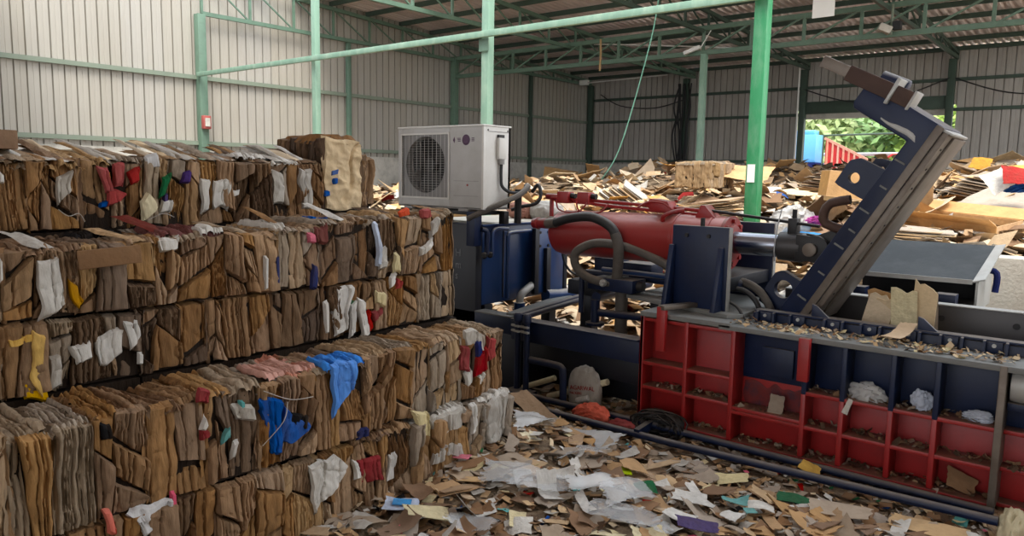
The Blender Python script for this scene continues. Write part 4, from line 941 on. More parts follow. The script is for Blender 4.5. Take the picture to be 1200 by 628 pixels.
# feed tray behind the cavity
part('feed_tray', 'tray_steel', lambda b: b.add([(-1.62, 5.74, 1.10), (-0.80, 5.74, 1.105), (-0.76, 6.32, 1.315), (-1.60, 6.32, 1.315), (-1.62, 5.75, 1.08), (-0.80, 5.75, 1.085), (-0.76, 6.33, 1.30), (-1.60, 6.33, 1.30)], [(0, 1, 2, 3), (7, 6, 5, 4), (0, 4, 5, 1), (1, 5, 6, 2), (2, 6, 7, 3), (3, 7, 4, 0)]), 0)
part('tray_lip', 'pale_steel', lambda b: b.bar((-1.62, 5.735, 1.10), (-0.80, 5.735, 1.105), 0.012, 0.03), 0)
part('tray_flange', 'pale_steel', lambda b: b.add([(-0.80, 5.735, 1.11), (-0.73, 5.75, 1.13), (-0.70, 6.33, 1.33), (-0.76, 6.32, 1.318), (-0.80, 5.735, 1.10), (-0.73, 5.75, 1.12), (-0.70, 6.33, 1.32), (-0.76, 6.32, 1.308)], [(0, 1, 2, 3), (7, 6, 5, 4), (0, 4, 5, 1), (1, 5, 6, 2), (2, 6, 7, 3), (3, 7, 4, 0)]), 0)
part('tray_side', 'pale_steel', lambda b: b.prism([(5.74, 0.9), (5.74, 1.1), (6.32, 1.31), (6.32, 0.9)], 'x', -0.78, -0.765), 0)
pbox('tray_support', 'press_blue_dark', -1.9, -0.80, 5.46, 6.3, 0.05, 0.93); pbox('tray_back', 'black_iron', -1.6, -0.82, 6.2, 6.25, 0.93, 1.27)
pbox('motor_box', 'press_blue', -1.5, -1.42, 5.6, 5.7, 0.93, 1.02); pbox('motor_box', 'press_blue', -0.98, -0.86, 5.55, 5.66, 0.93, 1.03)
ptube('tray_handle', 'navy', [(-0.86, 6.0, 1.06), (-0.84, 6.0, 1.14), (-0.78, 6.0, 1.165), (-0.7, 6.0, 1.15), (-0.70, 6.0, 1.02)], 0.022, 8, 4)
# ejector cylinder and plates past the end post
part('eject_cylinder', 'pale_steel', lambda b: b.lathe((-0.42, 4.6, 0.72), (1, 0, 0), [(0, 0.03), (0.0, 0.085), (0.02, 0.09), (0.9, 0.09)], 24), 0, label='grey ejector cylinder at the end of the press')
pbox('eject_bracket', 'press_blue', -0.43, 0.1, 4.55, 4.66, 0.59, 0.63)
# front beam, lower beam and cross members between press and tank
pbox('front_beam', 'press_blue', -3.72, -2.57, 4.49, 4.56, 0.47, 0.625, 0.006); pbox('beam_flange', 'press_blue', -3.72, -2.57, 4.47, 4.60, 0.625, 0.64)
pbox('front_beam', 'press_blue', -4.95, -3.72, 4.50, 4.56, 0.50, 0.64, 0.006); pbox('beam_flange', 'dusty_plate', -4.1, -3.72, 4.47, 4.60, 0.64, 0.652)
pbox('lower_beam', 'press_blue_dark', -3.7, -2.57, 4.64, 4.72, 0.27, 0.47, 0.006); pbox('beam_shade_plate', 'press_blue_dark', -3.7, -2.57, 4.9, 4.95, 0.05, 0.4)  # rear plate added dark, for the shade under the beam
pbar('cross_plate', 'dusty_plate', (-3.74, 4.52, 0.66), (-4.12, 6.2, 0.66), 0.10, 0.02)
for dx in (0.09, 0.155): ptube('cross_pipe', 'press_blue', [(-3.74 + dx, 4.47, 0.665), (-4.1 + dx * 1.6, 6.15, 0.665)], 0.022, 10)
for x in (-3.62, -3.53):
    ptube('down_pipe', 'press_blue', [(x, 4.45, 0.07), (x, 4.45, 0.685)], 0.024, 12)
    part('pipe_elbow', 'press_blue', lambda b: b.lathe((x, 4.45, 0.63), (0, 0, 1), [(0, 0.026), (0.005, 0.034), (0.05, 0.034), (0.07, 0.02)], 14), 0)
    for z in (0.56, 0.60): part('hose_clip', 'pale_steel', lambda b: b.bar((x - 0.05, 4.44, z), (x + 0.04, 4.42, z), 0.02, 0.014), 0)
pbox('valve_foot', 'press_blue', -3.68, -3.45, 4.36, 4.5, 0.0, 0.10, 0.01)
ptube('floor_pipe', 'press_blue', [(-3.5, 4.43, 0.07), (-2.45, 4.43, 0.085), (-0.43, 4.43, 0.075)], 0.024, 12); ptube('floor_pipe', 'press_blue', [(-3.5, 4.27, 0.05), (-2.15, 4.25, 0.065), (-0.39, 4.25, 0.105)], 0.024, 12)
part('pipe_clamp', 'press_blue', lambda b: b.bar((-2.42, 4.24, 0.07), (-2.42, 4.47, 0.09), 0.04, 0.06), 0)
ptube('elbow_pipe', 'press_blue', [(-3.5, 4.46, 0.345), (-3.25, 4.46, 0.345), (-3.2, 4.46, 0.33), (-3.185, 4.46, 0.29), (-3.18, 4.46, 0.08)], 0.028, 12, 3)
# hydraulic pipes and valve blocks under the cylinder
ptube('pump_pipe', 'press_blue', [(-3.34, 4.9, 1.0), (-3.34, 4.9, 0.68)], 0.022, 10)
ptube('pump_pipe', 'press_blue', [(-3.205, 4.9, 0.6), (-3.205, 4.9, 0.80)], 0.036, 12); part('pipe_flange', 'press_blue', lambda b: b.lathe((-3.205, 4.9, 0.60), (0, 0, 1), [(0, 0.075), (0.02, 0.075), (0.022, 0.04)], 16), 0)
ptube('pump_pipe', 'press_blue', [(-3.2, 4.9, 0.82), (-3.24, 5.3, 0.82), (-3.3, 5.9, 0.82)], 0.04, 12); ptube('pump_pipe', 'press_blue', [(-3.17, 4.9, 0.70), (-2.6, 4.9, 0.72)], 0.03, 12)
ptube('drop_pipe', 'hose_grey', [(-3.0, 4.95, 0.88), (-3.0, 4.95, 0.62), (-2.98, 4.96, 0.4)], 0.05, 12)
VB = pbox('valve_block', 'press_blue', -3.12, -2.85, 4.85, 5.05, 0.885, 0.985, 0.008); pbox('valve_cap', 'dusty_plate', -3.10, -2.99, 4.87, 5.03, 0.985, 1.0, 0.003, VB)
part('valve_nut', 'pale_steel', lambda b: b.lathe((-3.1, 4.84, 0.95), (0.5, -1, 0), [(0, 0.03), (0.04, 0.028), (0.05, 0.015), (0.1, 0.012)], 10), 0, VB); part('valve_plug', 'dark_steel', lambda b: b.cyl((-2.85, 4.93, 0.94), (-2.8, 4.93, 0.94), 0.035, 14), 0, VB)
pbox('valve_block', 'press_blue', -3.32, -3.1, 4.95, 5.2, 0.87, 0.96, 0.008)
pbox('pump_head', 'press_blue', -3.46, -3.24, 5.25, 5.45, 0.98, 1.09, 0.008); pbox('pump_head', 'press_blue', -3.2, -2.92, 5.25, 5.45, 0.98, 1.07, 0.008)
ptube('pump_pipe', 'tank_panel', [(-3.28, 5.1, 1.015), (-2.5, 5.1, 1.01)], 0.02, 10); ptube('pump_pipe', 'press_blue', [(-3.5, 5.2, 0.96), (-2.5, 5.2, 0.96)], 0.03, 10)
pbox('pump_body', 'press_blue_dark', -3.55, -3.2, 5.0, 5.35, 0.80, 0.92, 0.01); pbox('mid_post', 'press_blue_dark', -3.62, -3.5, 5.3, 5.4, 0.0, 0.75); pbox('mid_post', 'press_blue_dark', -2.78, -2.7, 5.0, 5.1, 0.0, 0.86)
ptube('thick_hose', 'hose_black', [(-3.66, 4.88, 1.375), (-3.58, 4.86, 1.385), (-3.42, 4.84, 1.43), (-3.22, 4.84, 1.445), (-3.06, 4.85, 1.38), (-3.0, 4.855, 1.29)], 0.037, 14, 6)
ptube('thick_hose', 'hose_grey', [(-3.02, 4.853, 1.33), (-2.99, 4.86, 1.24), (-3.0, 4.88, 1.1), (-3.02, 4.9, 0.98)], 0.041, 14, 6, label='worn grey hose end')
ptube('hose_sleeve', 'worn_steel', [(-3.68, 4.88, 1.373), (-3.58, 4.86, 1.385)], 0.042, 14); part('hose_port', 'press_red', lambda b: b.lathe((-3.84, 4.9, 1.365), (1, -0.1, 0.05), [(0, 0.02), (0.01, 0.042), (0.06, 0.05), (0.07, 0.04), (0.16, 0.045)], 16), 0)
ptube('thick_hose', 'hose_grey', [(-3.06, 4.88, 0.94), (-3.22, 4.84, 0.97), (-3.33, 4.83, 1.03), (-3.37, 4.83, 1.12), (-3.33, 4.84, 1.19), (-3.2, 4.88, 1.245), (-2.99, 4.92, 1.235), (-2.79, 4.95, 1.18), (-2.55, 4.97, 1.08)], 0.034, 14, 6)
for pts, rr, m_ in (([(-2.22, 4.98, 1.02), (-2.08, 5.02, 1.045), (-1.96, 5.02, 1.0), (-1.88, 5.0, 0.92), (-1.84, 5.0, 0.83)], 0.028, 'hose_grey'), ([(-2.2, 4.92, 0.99), (-2.05, 4.95, 1.0), (-1.95, 4.95, 0.94), (-1.9, 4.95, 0.84)], 0.018, 'hose_black'), ([(-2.05, 4.78, 0.93), (-1.98, 4.74, 0.91), (-1.93, 4.72, 0.85), (-1.92, 4.74, 0.8)], 0.011, 'hose_black')):
    ptube('hose', m_, pts, rr, 10, 6)
part('hose_joint', 'press_blue', lambda b: b.lathe((-2.06, 5.0, 1.02), (-1, 0, 0), [(0, 0.03), (0.02, 0.045), (0.06, 0.045), (0.08, 0.03)], 12), 0)

# oil tank with its pipes, part of the same frame
pbox('oil_tank', 'tank_panel', -4.9, -4.11, 4.57, 5.75, 0.68, 1.34, 0.012); pbox('tank_top', 'tank_panel', -4.95, -4.06, 4.52, 5.8, 1.34, 1.355, 0.003); pbox('tank_front_shaded', 'press_blue_dark', -4.9, -4.115, 4.50, 4.575, 0.36, 1.35, 0.006)  # tank front darker than its sides, the shade put into its colour
pbox('tank_top_strip', 'dust_white', -4.9, -4.14, 4.6, 5.75, 1.355, 1.36, 0)
for y0 in (4.83,): pbox('tank_seam', 'press_blue_dark', -4.112, -4.104, y0, y0 + 0.012, 0.72, 1.3, 0)
pbox('tank_end', 'press_blue_dark', -4.13, -4.09, 5.7, 5.75, 0.6, 1.33)
pbox('control_panel', 'tank_panel', -4.08, -4.03, 5.2, 5.6, 0.72, 1.30, 0.006)
for y in (5.24, 5.36, 5.46):
    for z in (1.26, 1.14): part('panel_bolt', 'black_iron', lambda b: b.cyl((-4.03, y, z), (-4.02, y, z), 0.012, 8), 0)
pbox('panel_post', 'press_blue_dark', -4.04, -4.0, 5.14, 5.2, 0.72, 1.3); pbox('panel_post', 'press_blue_dark', -4.03, -3.99, 5.3, 5.36, 0.72, 1.12)
ptube('panel_cable', 'cable_black', [(-4.0, 5.45, 1.27), (-3.98, 5.5, 1.1), (-3.97, 5.56, 0.95), (-3.9, 5.65, 0.86), (-3.6, 5.75, 0.86)], 0.011, 6, 6)
ptube('tank_pipe', 'press_blue', [(-4.07, 4.52, 1.315), (-4.05, 4.555, 1.30), (-4.05, 4.56, 1.25), (-4.05, 4.56, 1.11)], 0.02, 10, 3); ptube('tank_pipe', 'tank_panel', [(-4.06, 4.84, 1.305), (-4.05, 4.7, 1.315), (-4.05, 4.635, 1.29), (-4.05, 4.625, 1.22), (-4.05, 4.625, 1.1)], 0.016, 10, 4)
ptube('tank_pipe', 'tank_panel', [(-4.05, 5.13, 1.28), (-4.05, 4.88, 1.275), (-4.05, 4.83, 1.25), (-4.05, 4.825, 1.18), (-4.05, 4.825, 0.72)], 0.016, 10, 4)
for y in (4.53, 4.60): part('sight_tap', 'black_iron', lambda b: b.lathe((-4.05, y, 1.08), (0, 0, 1), [(0, 0.012), (0.01, 0.024), (0.04, 0.024), (0.05, 0.012)], 10), 0)
ptube('return_pipe', 'pale_steel', [(-4.04, 5.15, 0.80), (-4.02, 5.02, 0.76), (-4.02, 4.97, 0.72), (-4.02, 4.96, 0.66)], 0.034, 12, 3); part('pipe_socket', 'tank_panel', lambda b: b.lathe((-4.02, 4.96, 0.60), (0, 0, 1), [(0, 0.05), (0.07, 0.05), (0.075, 0.03)], 14), 0)
ptube('return_pipe', 'tank_panel', [(-4.0, 5.3, 0.70), (-4.0, 5.5, 0.68), (-3.95, 5.9, 0.68)], 0.05, 14)
pbox('tank_shade_panel', 'press_blue_dark', -4.9, -3.72, 4.62, 4.66, 0.0, 0.5); pbox('tank_shade_panel', 'press_blue_dark', -3.72, -3.68, 4.66, 5.4, 0.0, 0.45); pbox('tank_foot', 'press_blue_dark', -4.85, -4.7, 4.6, 4.7, 0, 0.68); pbox('tank_foot', 'press_blue_dark', -4.2, -4.1, 5.5, 5.6, 0, 0.68); pbox('tank_foot', 'press_blue_dark', -4.2, -4.1, 4.6, 4.7, 0, 0.68)  # dark panels added for the shade under the tank, then the feet
mat('stencil', (112, 114, 118), rough=0.7)
def letters(txt, size, M, m_, parent, name='lettering', ext=0.001):
    cu = bpy.data.curves.new(name, 'FONT'); cu.body = txt; cu.size = size; cu.extrude = ext; cu.align_x = 'LEFT'
    cu.materials.append(MATS[m_]); o = bpy.data.objects.new(name, cu); COL.objects.link(o); o.parent = parent
    me = bpy.data.meshes.new_from_object(o); bpy.data.objects.remove(o); o = bpy.data.objects.new(name, me); COL.objects.link(o); o.parent = parent
    o.matrix_local = Matrix.Translation(-absloc(parent)) @ M if parent is not None else M
    return o
def face_y(x, y, z): return Matrix(((1, 0, 0, x), (0, 0, -1, y), (0, 1, 0, z), (0, 0, 0, 1)))    # stands facing the camera's side (-Y)
for t, z in (('H', 1.08), ('m', 0.98), ('s', 0.89)): letters(t, 0.09, face_y(-4.345, 4.498, z), 'stencil', BP)
# condenser stand
pbox('stand_post', 'press_blue', -4.17, -4.08, 4.44, 4.53, 1.18, 1.46, 0.006); pbox('stand_rail', 'black_iron', -4.98, -4.08, 4.46, 4.50, 1.43, 1.46); pbox('stand_rail', 'black_iron', -4.98, -4.0, 4.72, 4.76, 1.43, 1.46)
pbox('stand_rail', 'black_iron', -4.12, -4.06, 4.5, 4.76, 1.43, 1.46); pbox('stand_leg', 'black_iron', -4.03, -3.97, 4.68, 4.74, 1.355, 1.46); pbox('stand_leg', 'black_iron', -4.4, -4.37, 4.46, 4.5, 1.355, 1.43); pbox('stand_leg', 'black_iron', -4.9, -4.87, 4.46, 4.5, 1.355, 1.43)

# ------------------------------------------------------------------ condenser unit on the tank
mat('ac_white', (214, 212, 206), rough=0.45, var=0.08, nscale=3, dirt=(176, 168, 156), dirt_amt=0.4, dscale=2); mat('ac_white_shaded', (186, 185, 182), rough=0.5, var=0.1, nscale=3, dirt=(150, 144, 136), dirt_amt=0.5, dscale=2); mat('ac_grey', (150, 148, 146), rough=0.5, var=0.12, nscale=3, dirt=(120, 112, 104), dirt_amt=0.5, dscale=2)  # front panels get a greyer white: their shade is in the colour
mat('fan_dark', (38, 36, 35), rough=0.6, var=0.2, nscale=5)
AC = root('condenser_unit', (-4.5, 4.62, 1.465), 'white air conditioner condenser unit standing on the blue oil tank', 'condenser')
def apart(name, m_, fn, bev=0.003, par=None, ang=35): b = MB(); fn(b); return b.build(name, m_, par if par is not None else AC, bev=bev, ang=ang)
x0, x1, y0, y1, z0, z1 = -4.995, -4.0, 4.45, 4.78, 1.48, 2.135
# front panel around the fan opening
fx, fz, fr = -4.675, 1.83, 0.235
gx0, gx1, gz0, gz1 = -4.945, -4.375, 1.555, 2.085
apart('front_panel', 'ac_white_shaded', lambda b: b.box(x0, gx0, y0, y0 + 0.02, z0, z1), 0.003); apart('front_panel', 'ac_white_shaded', lambda b: b.box(gx1, x1, y0, y0 + 0.02, z0, z1), 0.003)
apart('front_panel', 'ac_white_shaded', lambda b: b.box(gx0, gx1, y0, y0 + 0.02, z0, gz0), 0.002); apart('front_panel', 'ac_white_shaded', lambda b: b.box(gx0, gx1, y0, y0 + 0.02, gz1, z1), 0.002)
apart('side_panel', 'ac_white', lambda b: b.box(x1 - 0.015, x1, y0 + 0.02, y1, z0, z1)); apart('side_panel', 'ac_white', lambda b: b.box(x0, x0 + 0.015, y0 + 0.02, y1, z0, z1))
apart('top_cover', 'ac_white', lambda b: b.box(x0 - 0.006, x1 + 0.006, y0 - 0.006, y1 + 0.006, z1, z1 + 0.014), 0.005); apart('back_coil', 'fan_dark', lambda b: b.box(x0, x1, y1 - 0.03, y1, z0, z1)); apart('base_pan', 'ac_grey', lambda b: b.box(x0, x1, y0, y1, z0 - 0.005, z0 + 0.012))
apart('fan_shroud', 'ac_grey', lambda b: b.lathe((fx, y0 + 0.012, fz), (0, 1, 0), [(0.0, fr + 0.004), (0.02, fr + 0.002), (0.07, fr)], 40, False), 0)
b = MB()
n = 40; V = []; F = []
for k in range(n):
    a = 2 * math.pi * k / n; V.append((fx + fr * math.cos(a), y0 + 0.014, fz + fr * math.sin(a)))
    sx = max(-1, min(1, 1.45 * math.cos(a))); sz = max(-1, min(1, 1.45 * math.sin(a)))
    V.append(((gx0 + gx1) / 2 + sx * (gx1 - gx0) / 2, y0 + 0.014, (gz0 + gz1) / 2 + sz * (gz1 - gz0) / 2))
for k in range(n): j = (k + 1) % n; F.append((2 * k, 2 * k + 1, 2 * j + 1, 2 * j))
b.add(V, F); b.build('shroud_plate', 'ac_grey', AC)
FAN = apart('fan_hub', 'fan_dark', lambda b: b.lathe((fx, y0 + 0.06, fz), (0, 1, 0), [(0, 0.02), (0.005, 0.06), (0.06, 0.065)], 24), 0)
for k in range(3):
    V = []; F = []; a0 = k * 2.094 + 0.5
    for i in range(6):
        for j in range(6):
            rr = 0.06 + (fr - 0.07) * i / 5; a = a0 + (j / 5 - 0.5) * (1.0 + 0.35 * i / 5) + 0.2 * i / 5
            V.append((fx + rr * math.cos(a), y0 + 0.075 + 0.045 * (j / 5 - 0.5), fz + rr * math.sin(a)))
    for i in range(5):
        for j in range(5): F.append((i * 6 + j, i * 6 + j + 1, i * 6 + j + 7, i * 6 + j + 6))
    apart('fan_blade', 'fan_dark', lambda b: b.add(V, F), 0, FAN)
apart('fan_back', 'fan_dark', lambda b: b.box(x0 + 0.03, gx1 + 0.02, y1 - 0.09, y1 - 0.07, z0 + 0.03, z1 - 0.03), 0)
GR = apart('grille_frame', 'ac_white', lambda b: b.bar((gx0, y0 - 0.006, gz0), (gx1, y0 - 0.006, gz0), 0.012, 0.014), 0); 
apart('grille_frame', 'ac_white', lambda b: b.bar((gx0, y0 - 0.006, gz1), (gx1, y0 - 0.006, gz1), 0.012, 0.014), 0); apart('grille_frame', 'ac_white', lambda b: b.bar((gx0, y0 - 0.006, gz0), (gx0, y0 - 0.006, gz1), 0.014, 0.012), 0); apart('grille_frame', 'ac_white', lambda b: b.bar((gx1, y0 - 0.006, gz0), (gx1, y0 - 0.006, gz1), 0.014, 0.012), 0)
for k in range(1, 26):
    z = gz0 + (gz1 - gz0) * k / 26; apart('grille_wire', 'ac_grey', lambda b: b.tube([(gx0, y0 - 0.006, z), (gx1, y0 - 0.006, z)], 0.0022, 4), 0)
for k in range(1, 12):
    x = gx0 + (gx1 - gx0) * k / 12; apart('grille_wire', 'ac_white', lambda b: b.tube([(x, y0 - 0.009, gz0), (x, y0 - 0.009, gz1)], 0.0014, 4), 0)
for z in (1.70, 1.58): apart('panel_groove', 'ac_grey', lambda b: b.box(gx1 + 0.05, x1 - 0.05, y0 - 0.001, y0 + 0.002, z, z + 0.004), 0)
apart('corner_strip', 'ac_white', lambda b: b.box(x1 - 0.02, x1 + 0.003, y0 - 0.003, y0 + 0.02, z0, z1), 0.004)
SV = apart('service_cover', 'ac_white', lambda b: b.box(x1, x1 + 0.035, 4.60, 4.69, 1.88, 2.05), 0.01); apart('cover_slot', 'fan_dark', lambda b: b.box(x1, x1 + 0.02, 4.61, 4.68, 2.05, 2.075), 0, SV); apart('cable_gland', 'ac_grey', lambda b: b.cyl((x1 + 0.02, 4.645, 1.88), (x1 + 0.02, 4.645, 1.84), 0.026, 14), 0, SV)
apart('side_groove', 'ac_grey', lambda b: b.box(x1, x1 + 0.003, 4.50, 4.75, 2.095, 2.10), 0)
for yy in (4.5, 4.74): apart('cover_screw', 'fan_dark', lambda b: b.cyl((x1, yy, 2.108), (x1 + 0.004, yy, 2.108), 0.007, 8), 0)
apart('drain_plug', 'faded_red', lambda b: b.cyl((-4.17, y0, 1.67), (-4.17, y0 - 0.004, 1.67), 0.009, 10), 0)
mat('badge', (84, 52, 84), rough=0.5, var=0.4, nscale=30)
apart('badge', 'badge', lambda b: b.lathe((-4.19, y0 + 0.001, 2.03), (0, -1, 0), [(0, 0.043), (0.002, 0.043), (0.0021, 0.03), (0.0035, 0.028)], 24), 0)
for dx in (-0.09, 0.06):
    for k in range(3): apart('badge_wing', 'badge', lambda b: b.box(-4.19 + dx - (0.0 if dx > 0 else 0.004 * k), -4.19 + dx + 0.03, y0 - 0.0015, y0 + 0.001, 2.018 + 0.011 * k, 2.024 + 0.011 * k), 0)
apart('badge_wing', 'badge', lambda b: b.prism([(-4.335, 2.03), (-4.32, 2.055), (-4.312, 2.03), (-4.32, 2.005)], 'y', y0 - 0.0015, y0 + 0.001), 0)
for xx in (-4.85, -4.2): apart('foot', 'ac_grey', lambda b: b.box(xx - 0.05, xx + 0.05, y0 - 0.02, y1 + 0.01, z0 - 0.02, z0 - 0.004), 0)
apart('power_cable', 'cable_black', lambda b: b.tube([(-3.98, 4.645, 1.85), (-3.978, 4.64, 1.74), (-3.97, 4.65, 1.66), (-3.93, 4.72, 1.615), (-3.88, 4.85, 1.62)], 0.013, 8, 6), 0)
m = MB(); m.tube([(-4.15, 4.44, 1.40), (-4.05, 4.47, 1.45), (-3.93, 4.60, 1.53), (-3.87, 4.75, 1.6), (-3.87, 4.85, 1.66), (-3.92, 4.9, 1.67)], 0.024, 10, 6); tag(m.build('insulated_pipe', 'hose_grey'), 'grey insulated refrigerant pipe curving from the condenser down to the tank', 'pipe')
m = MB(); m.tube([(-3.86, 4.9, 1.62), (-3.80, 4.9, 1.68), (-3.77, 4.9, 1.60), (-3.8, 4.88, 1.53), (-3.92, 4.85, 1.50), (-4.0, 4.8, 1.47)], 0.015, 10, 6); tag(m.build('black_hose', 'hose_black'), 'black looped hose beside the condenser unit', 'hose')
m = MB(); m.tube([(-3.94, 4.82, 1.64), (-3.945, 4.82, 1.36)], 0.03, 10); tag(m.build('pipe_stand', 'black_iron'), 'short black upright pipe on the oil tank behind the condenser', 'pipe')

# what lies under and on the press
COIL = root('wire_coil', (-2.36, 4.44, 0.0), 'round tangle of dark wire lodged under the red corner of the press', 'coil')
for k in range(26):
    a0 = R.uniform(0, 6.28); rx = R.uniform(0.05, 0.19); tl = R.uniform(-0.35, 0.35); c = Vector((-2.36 + R.gauss(0, 0.015), 4.44 + R.gauss(0, 0.012), 0.105 + R.gauss(0, 0.012)))
    pts = [c + Vector((rx * math.cos(a0 + t), 0.05 * math.sin(2 * t + a0) + tl * 0.06 * math.cos(t), 0.5 * rx * math.sin(a0 + t))) for t in np.linspace(0, 5.8, 16)]
    m = MB(); m.tube(pts, 0.006, 5); m.build('wire_loop', 'black_iron', COIL)
m = MB(); m.lathe((-2.36, 4.49, 0.105), (0, -1, 0), [(0, 0.10), (0.01, 0.165), (0.03, 0.15), (0.06, 0.08)], 20)
m.V = [(x, y, 0.105 + (z - 0.105) * 0.5) for x, y, z in m.V]; m.build('wire_core', 'black_iron', COIL)
# ------------------------------------------------------------------ scraps, litter and the cardboard heap
def film(name, rgb, alpha, rough=0.18):
    mat(name, rgb, rough=rough, spec=0.6, alpha=alpha, bump=0.5, bscale=14)
film('film_clear', (206, 208, 208), 0.30, 0.12); film('film_white', (206, 206, 204), 0.6); film('film_blue', (150, 170, 200), 0.6)

def scrap_mesh(name, m_, seed, sx, sy, n=6, jag=0.05, bend=0.05, crum=0.012, thick=0.004, crease=None, tri=0.0):
    rng = np.random.default_rng(seed); u = np.linspace(-0.5, 0.5, n); U, W = np.meshgrid(u, u)
    c = np.array([[-.5, -.5], [.5, -.5], [.5, .5], [-.5, .5]]) * (1 + rng.uniform(-0.18, 0.12, (4, 2)))
    if tri: c[2] = c[2] * (1 - tri) + c[3] * tri
    s, t = U + 0.5, W + 0.5
    X = (c[0, 0] * (1 - s) + c[1, 0] * s) * (1 - t) + (c[3, 0] * (1 - s) + c[2, 0] * s) * t
    Y = (c[0, 1] * (1 - s) + c[1, 1] * s) * (1 - t) + (c[3, 1] * (1 - s) + c[2, 1] * s) * t
    edge = np.zeros_like(X, bool); edge[0] = edge[-1] = True; edge[:, 0] = edge[:, -1] = True
    X = (X + edge * rng.uniform(-jag, jag, X.shape)) * sx; Y = (Y + edge * rng.uniform(-jag, jag, X.shape)) * sy
    a = rng.uniform(0, 6.28); p = X * math.cos(a) + Y * math.sin(a)
    n1 = Noise(rng, 9 / max(sx, sy) * 0.3); L = max(sx, sy)
    Z = bend * L * 4 * (p / L) ** 2 * rng.choice([-1, 1]) + crum * n1(X, Y)
    if crease:
        b = rng.uniform(-0.4, 0.4) * 0 + rng.uniform(0, 3.14); q = X * math.cos(b) + Y * math.sin(b) - rng.uniform(0.05, 0.25) * L
        Z = Z + np.where(q > 0, q * crease, 0)
    top = np.stack([X, Y, Z + thick / 2], -1).reshape(-1, 3); bot = np.stack([X, Y, Z - thick / 2], -1).reshape(-1, 3)
    ii = np.arange(n * n).reshape(n, n); F1 = np.stack([ii[:-1, :-1], ii[:-1, 1:], ii[1:, 1:], ii[1:, :-1]], -1).reshape(-1, 4)
    F2 = F1[:, ::-1] + n * n; ring = list(ii[0, :]) + list(ii[1:, -1]) + list(ii[-1, -2::-1]) + list(ii[-2:0:-1, 0]); N2 = n * n
    F3 = [(int(ring[k]), int(ring[k] + N2), int(ring[(k + 1) % len(ring)] + N2), int(ring[(k + 1) % len(ring)])) for k in range(len(ring))]
    me = bpy.data.meshes.new(name); me.from_pydata(np.concatenate([top, bot]).tolist(), [], F1.tolist() + F2.tolist() + F3); me.update()
    me.materials.append(MATS[m_]); smooth(me, 30); return me

def blob_mesh(name, m_, seed, sx, sy, sz, amp=0.35, sub=4):
    rng = np.random.default_rng(seed); bm = bmesh.new(); bmesh.ops.create_icosphere(bm, subdivisions=sub, radius=0.5)
    n1 = Noise(rng, 5); n2 = Noise(rng, 11)
    for v in bm.verts:
        c = v.co; k = 1 + amp * (0.6 * n1(c.x + c.z * 0.7, c.y - c.z) + 0.45 * (1 - 2 * abs(n2(c.x - c.z, c.y + c.z * 0.8))) )
        v.co = Vector((c.x * sx * k, c.y * sy * k, max(c.z, -0.3) * sz * k))
    me = bpy.data.meshes.new(name); bm.to_mesh(me); bm.free(); me.materials.append(MATS[m_]); smooth(me, 40); return me

def smoothstep(a, b, x): t = min(1, max(0, (x - a) / (b - a))); return t * t * (3 - 2 * t)
_nz = Noise(np.random.default_rng(3), 1.3); _ny = Noise(np.random.default_rng(4), 4.0)
def heap_z(x, y):
    f0 = float(np.interp(y, [5.6, 6.6, 7.4, 8.2, 9.2, 10.2, 12, 15, 18, 22, 26.6], [0.02, 0.06, 0.2, 0.5, 0.9, 1.2, 1.5, 1.72, 1.95, 2.12, 1.9]))
    f1 = float(np.interp(y, [7.2, 8, 9, 10, 12, 16, 22, 26.6], [1.12, 1.22, 1.42, 1.6, 1.8, 2.0, 2.2, 2.0]))
    s = smoothstep(-3.4, -1.7, x)
    if y < 7.2 and x > -1.3: return 0.02
    if y < 7.2: s = 0
    z = f0 * (1 - s) + f1 * s
    z *= 1 - 0.22 * smoothstep(-9.5, -13, x)
    k = min(1, max(0, (y - 6.5) / 3))
    return z + k * (0.16 * float(_nz(x * 0.8, y * 0.8)) + 0.07 * float(_ny(x * 0.5, y * 0.5)))
_fl = Noise(np.random.default_rng(9), 3.0)
def floor_z(x, y):
    z = 0.035 + 0.025 * float(_fl(x, y)) + 0.10 * smoothstep(-2.2, -2.9, x) * smoothstep(1.5, 3.0, y) + 0.06 * math.exp(-((x + 2.95) ** 2 + (y - 3.7) ** 2) / 0.12)
    z = z * (1 - 0.8 * smoothstep(3.7, 4.1, y)) * (1 - 0.8 * smoothstep(4.3, 4.6, y))
    return max(z, 0.014)

# concrete kerb wall that holds the heap behind the feed tray
m = MB(); m.box(-1.45, 9, 7.0, 7.25, 0, 1.18); st(m.build('wall_kerb', 'concrete_pale', bev=0.015))

def bed(name, xs, ys, zf, m_):
    V = [(x, y, zf(x, y)) for y in ys for x in xs]; nx = len(xs)
    F = [(j * nx + i, j * nx + i + 1, (j + 1) * nx + i + 1, (j + 1) * nx + i) for j in range(len(ys) - 1) for i in range(nx - 1)]
    o = link(name, mesh(name, V, F, m_, 60)); o['kind'] = 'stuff'; return o
mat('litter_brown', (112, 92, 70), rough=0.95, var=0.5, nscale=14, dirt=(180, 160, 132), dirt_amt=0.6, dscale=18, bump=0.6, bscale=30)
tag(bed('litter_bed', np.linspace(-4.2, 1.2, 70), np.linspace(0.9, 5.6, 60), lambda x, y: floor_z(x, y) - 0.004, 'litter_brown'), 'trodden layer of paper shreds covering the floor before the press', 'litter')
tag(bed('heap_core', np.linspace(-17.9, 6, 110), np.linspace(5.5, 26.6, 100), lambda x, y: heap_z(x, y) - 0.06, 'litter_brown'), 'packed body of the cardboard heap behind the press', 'heap')

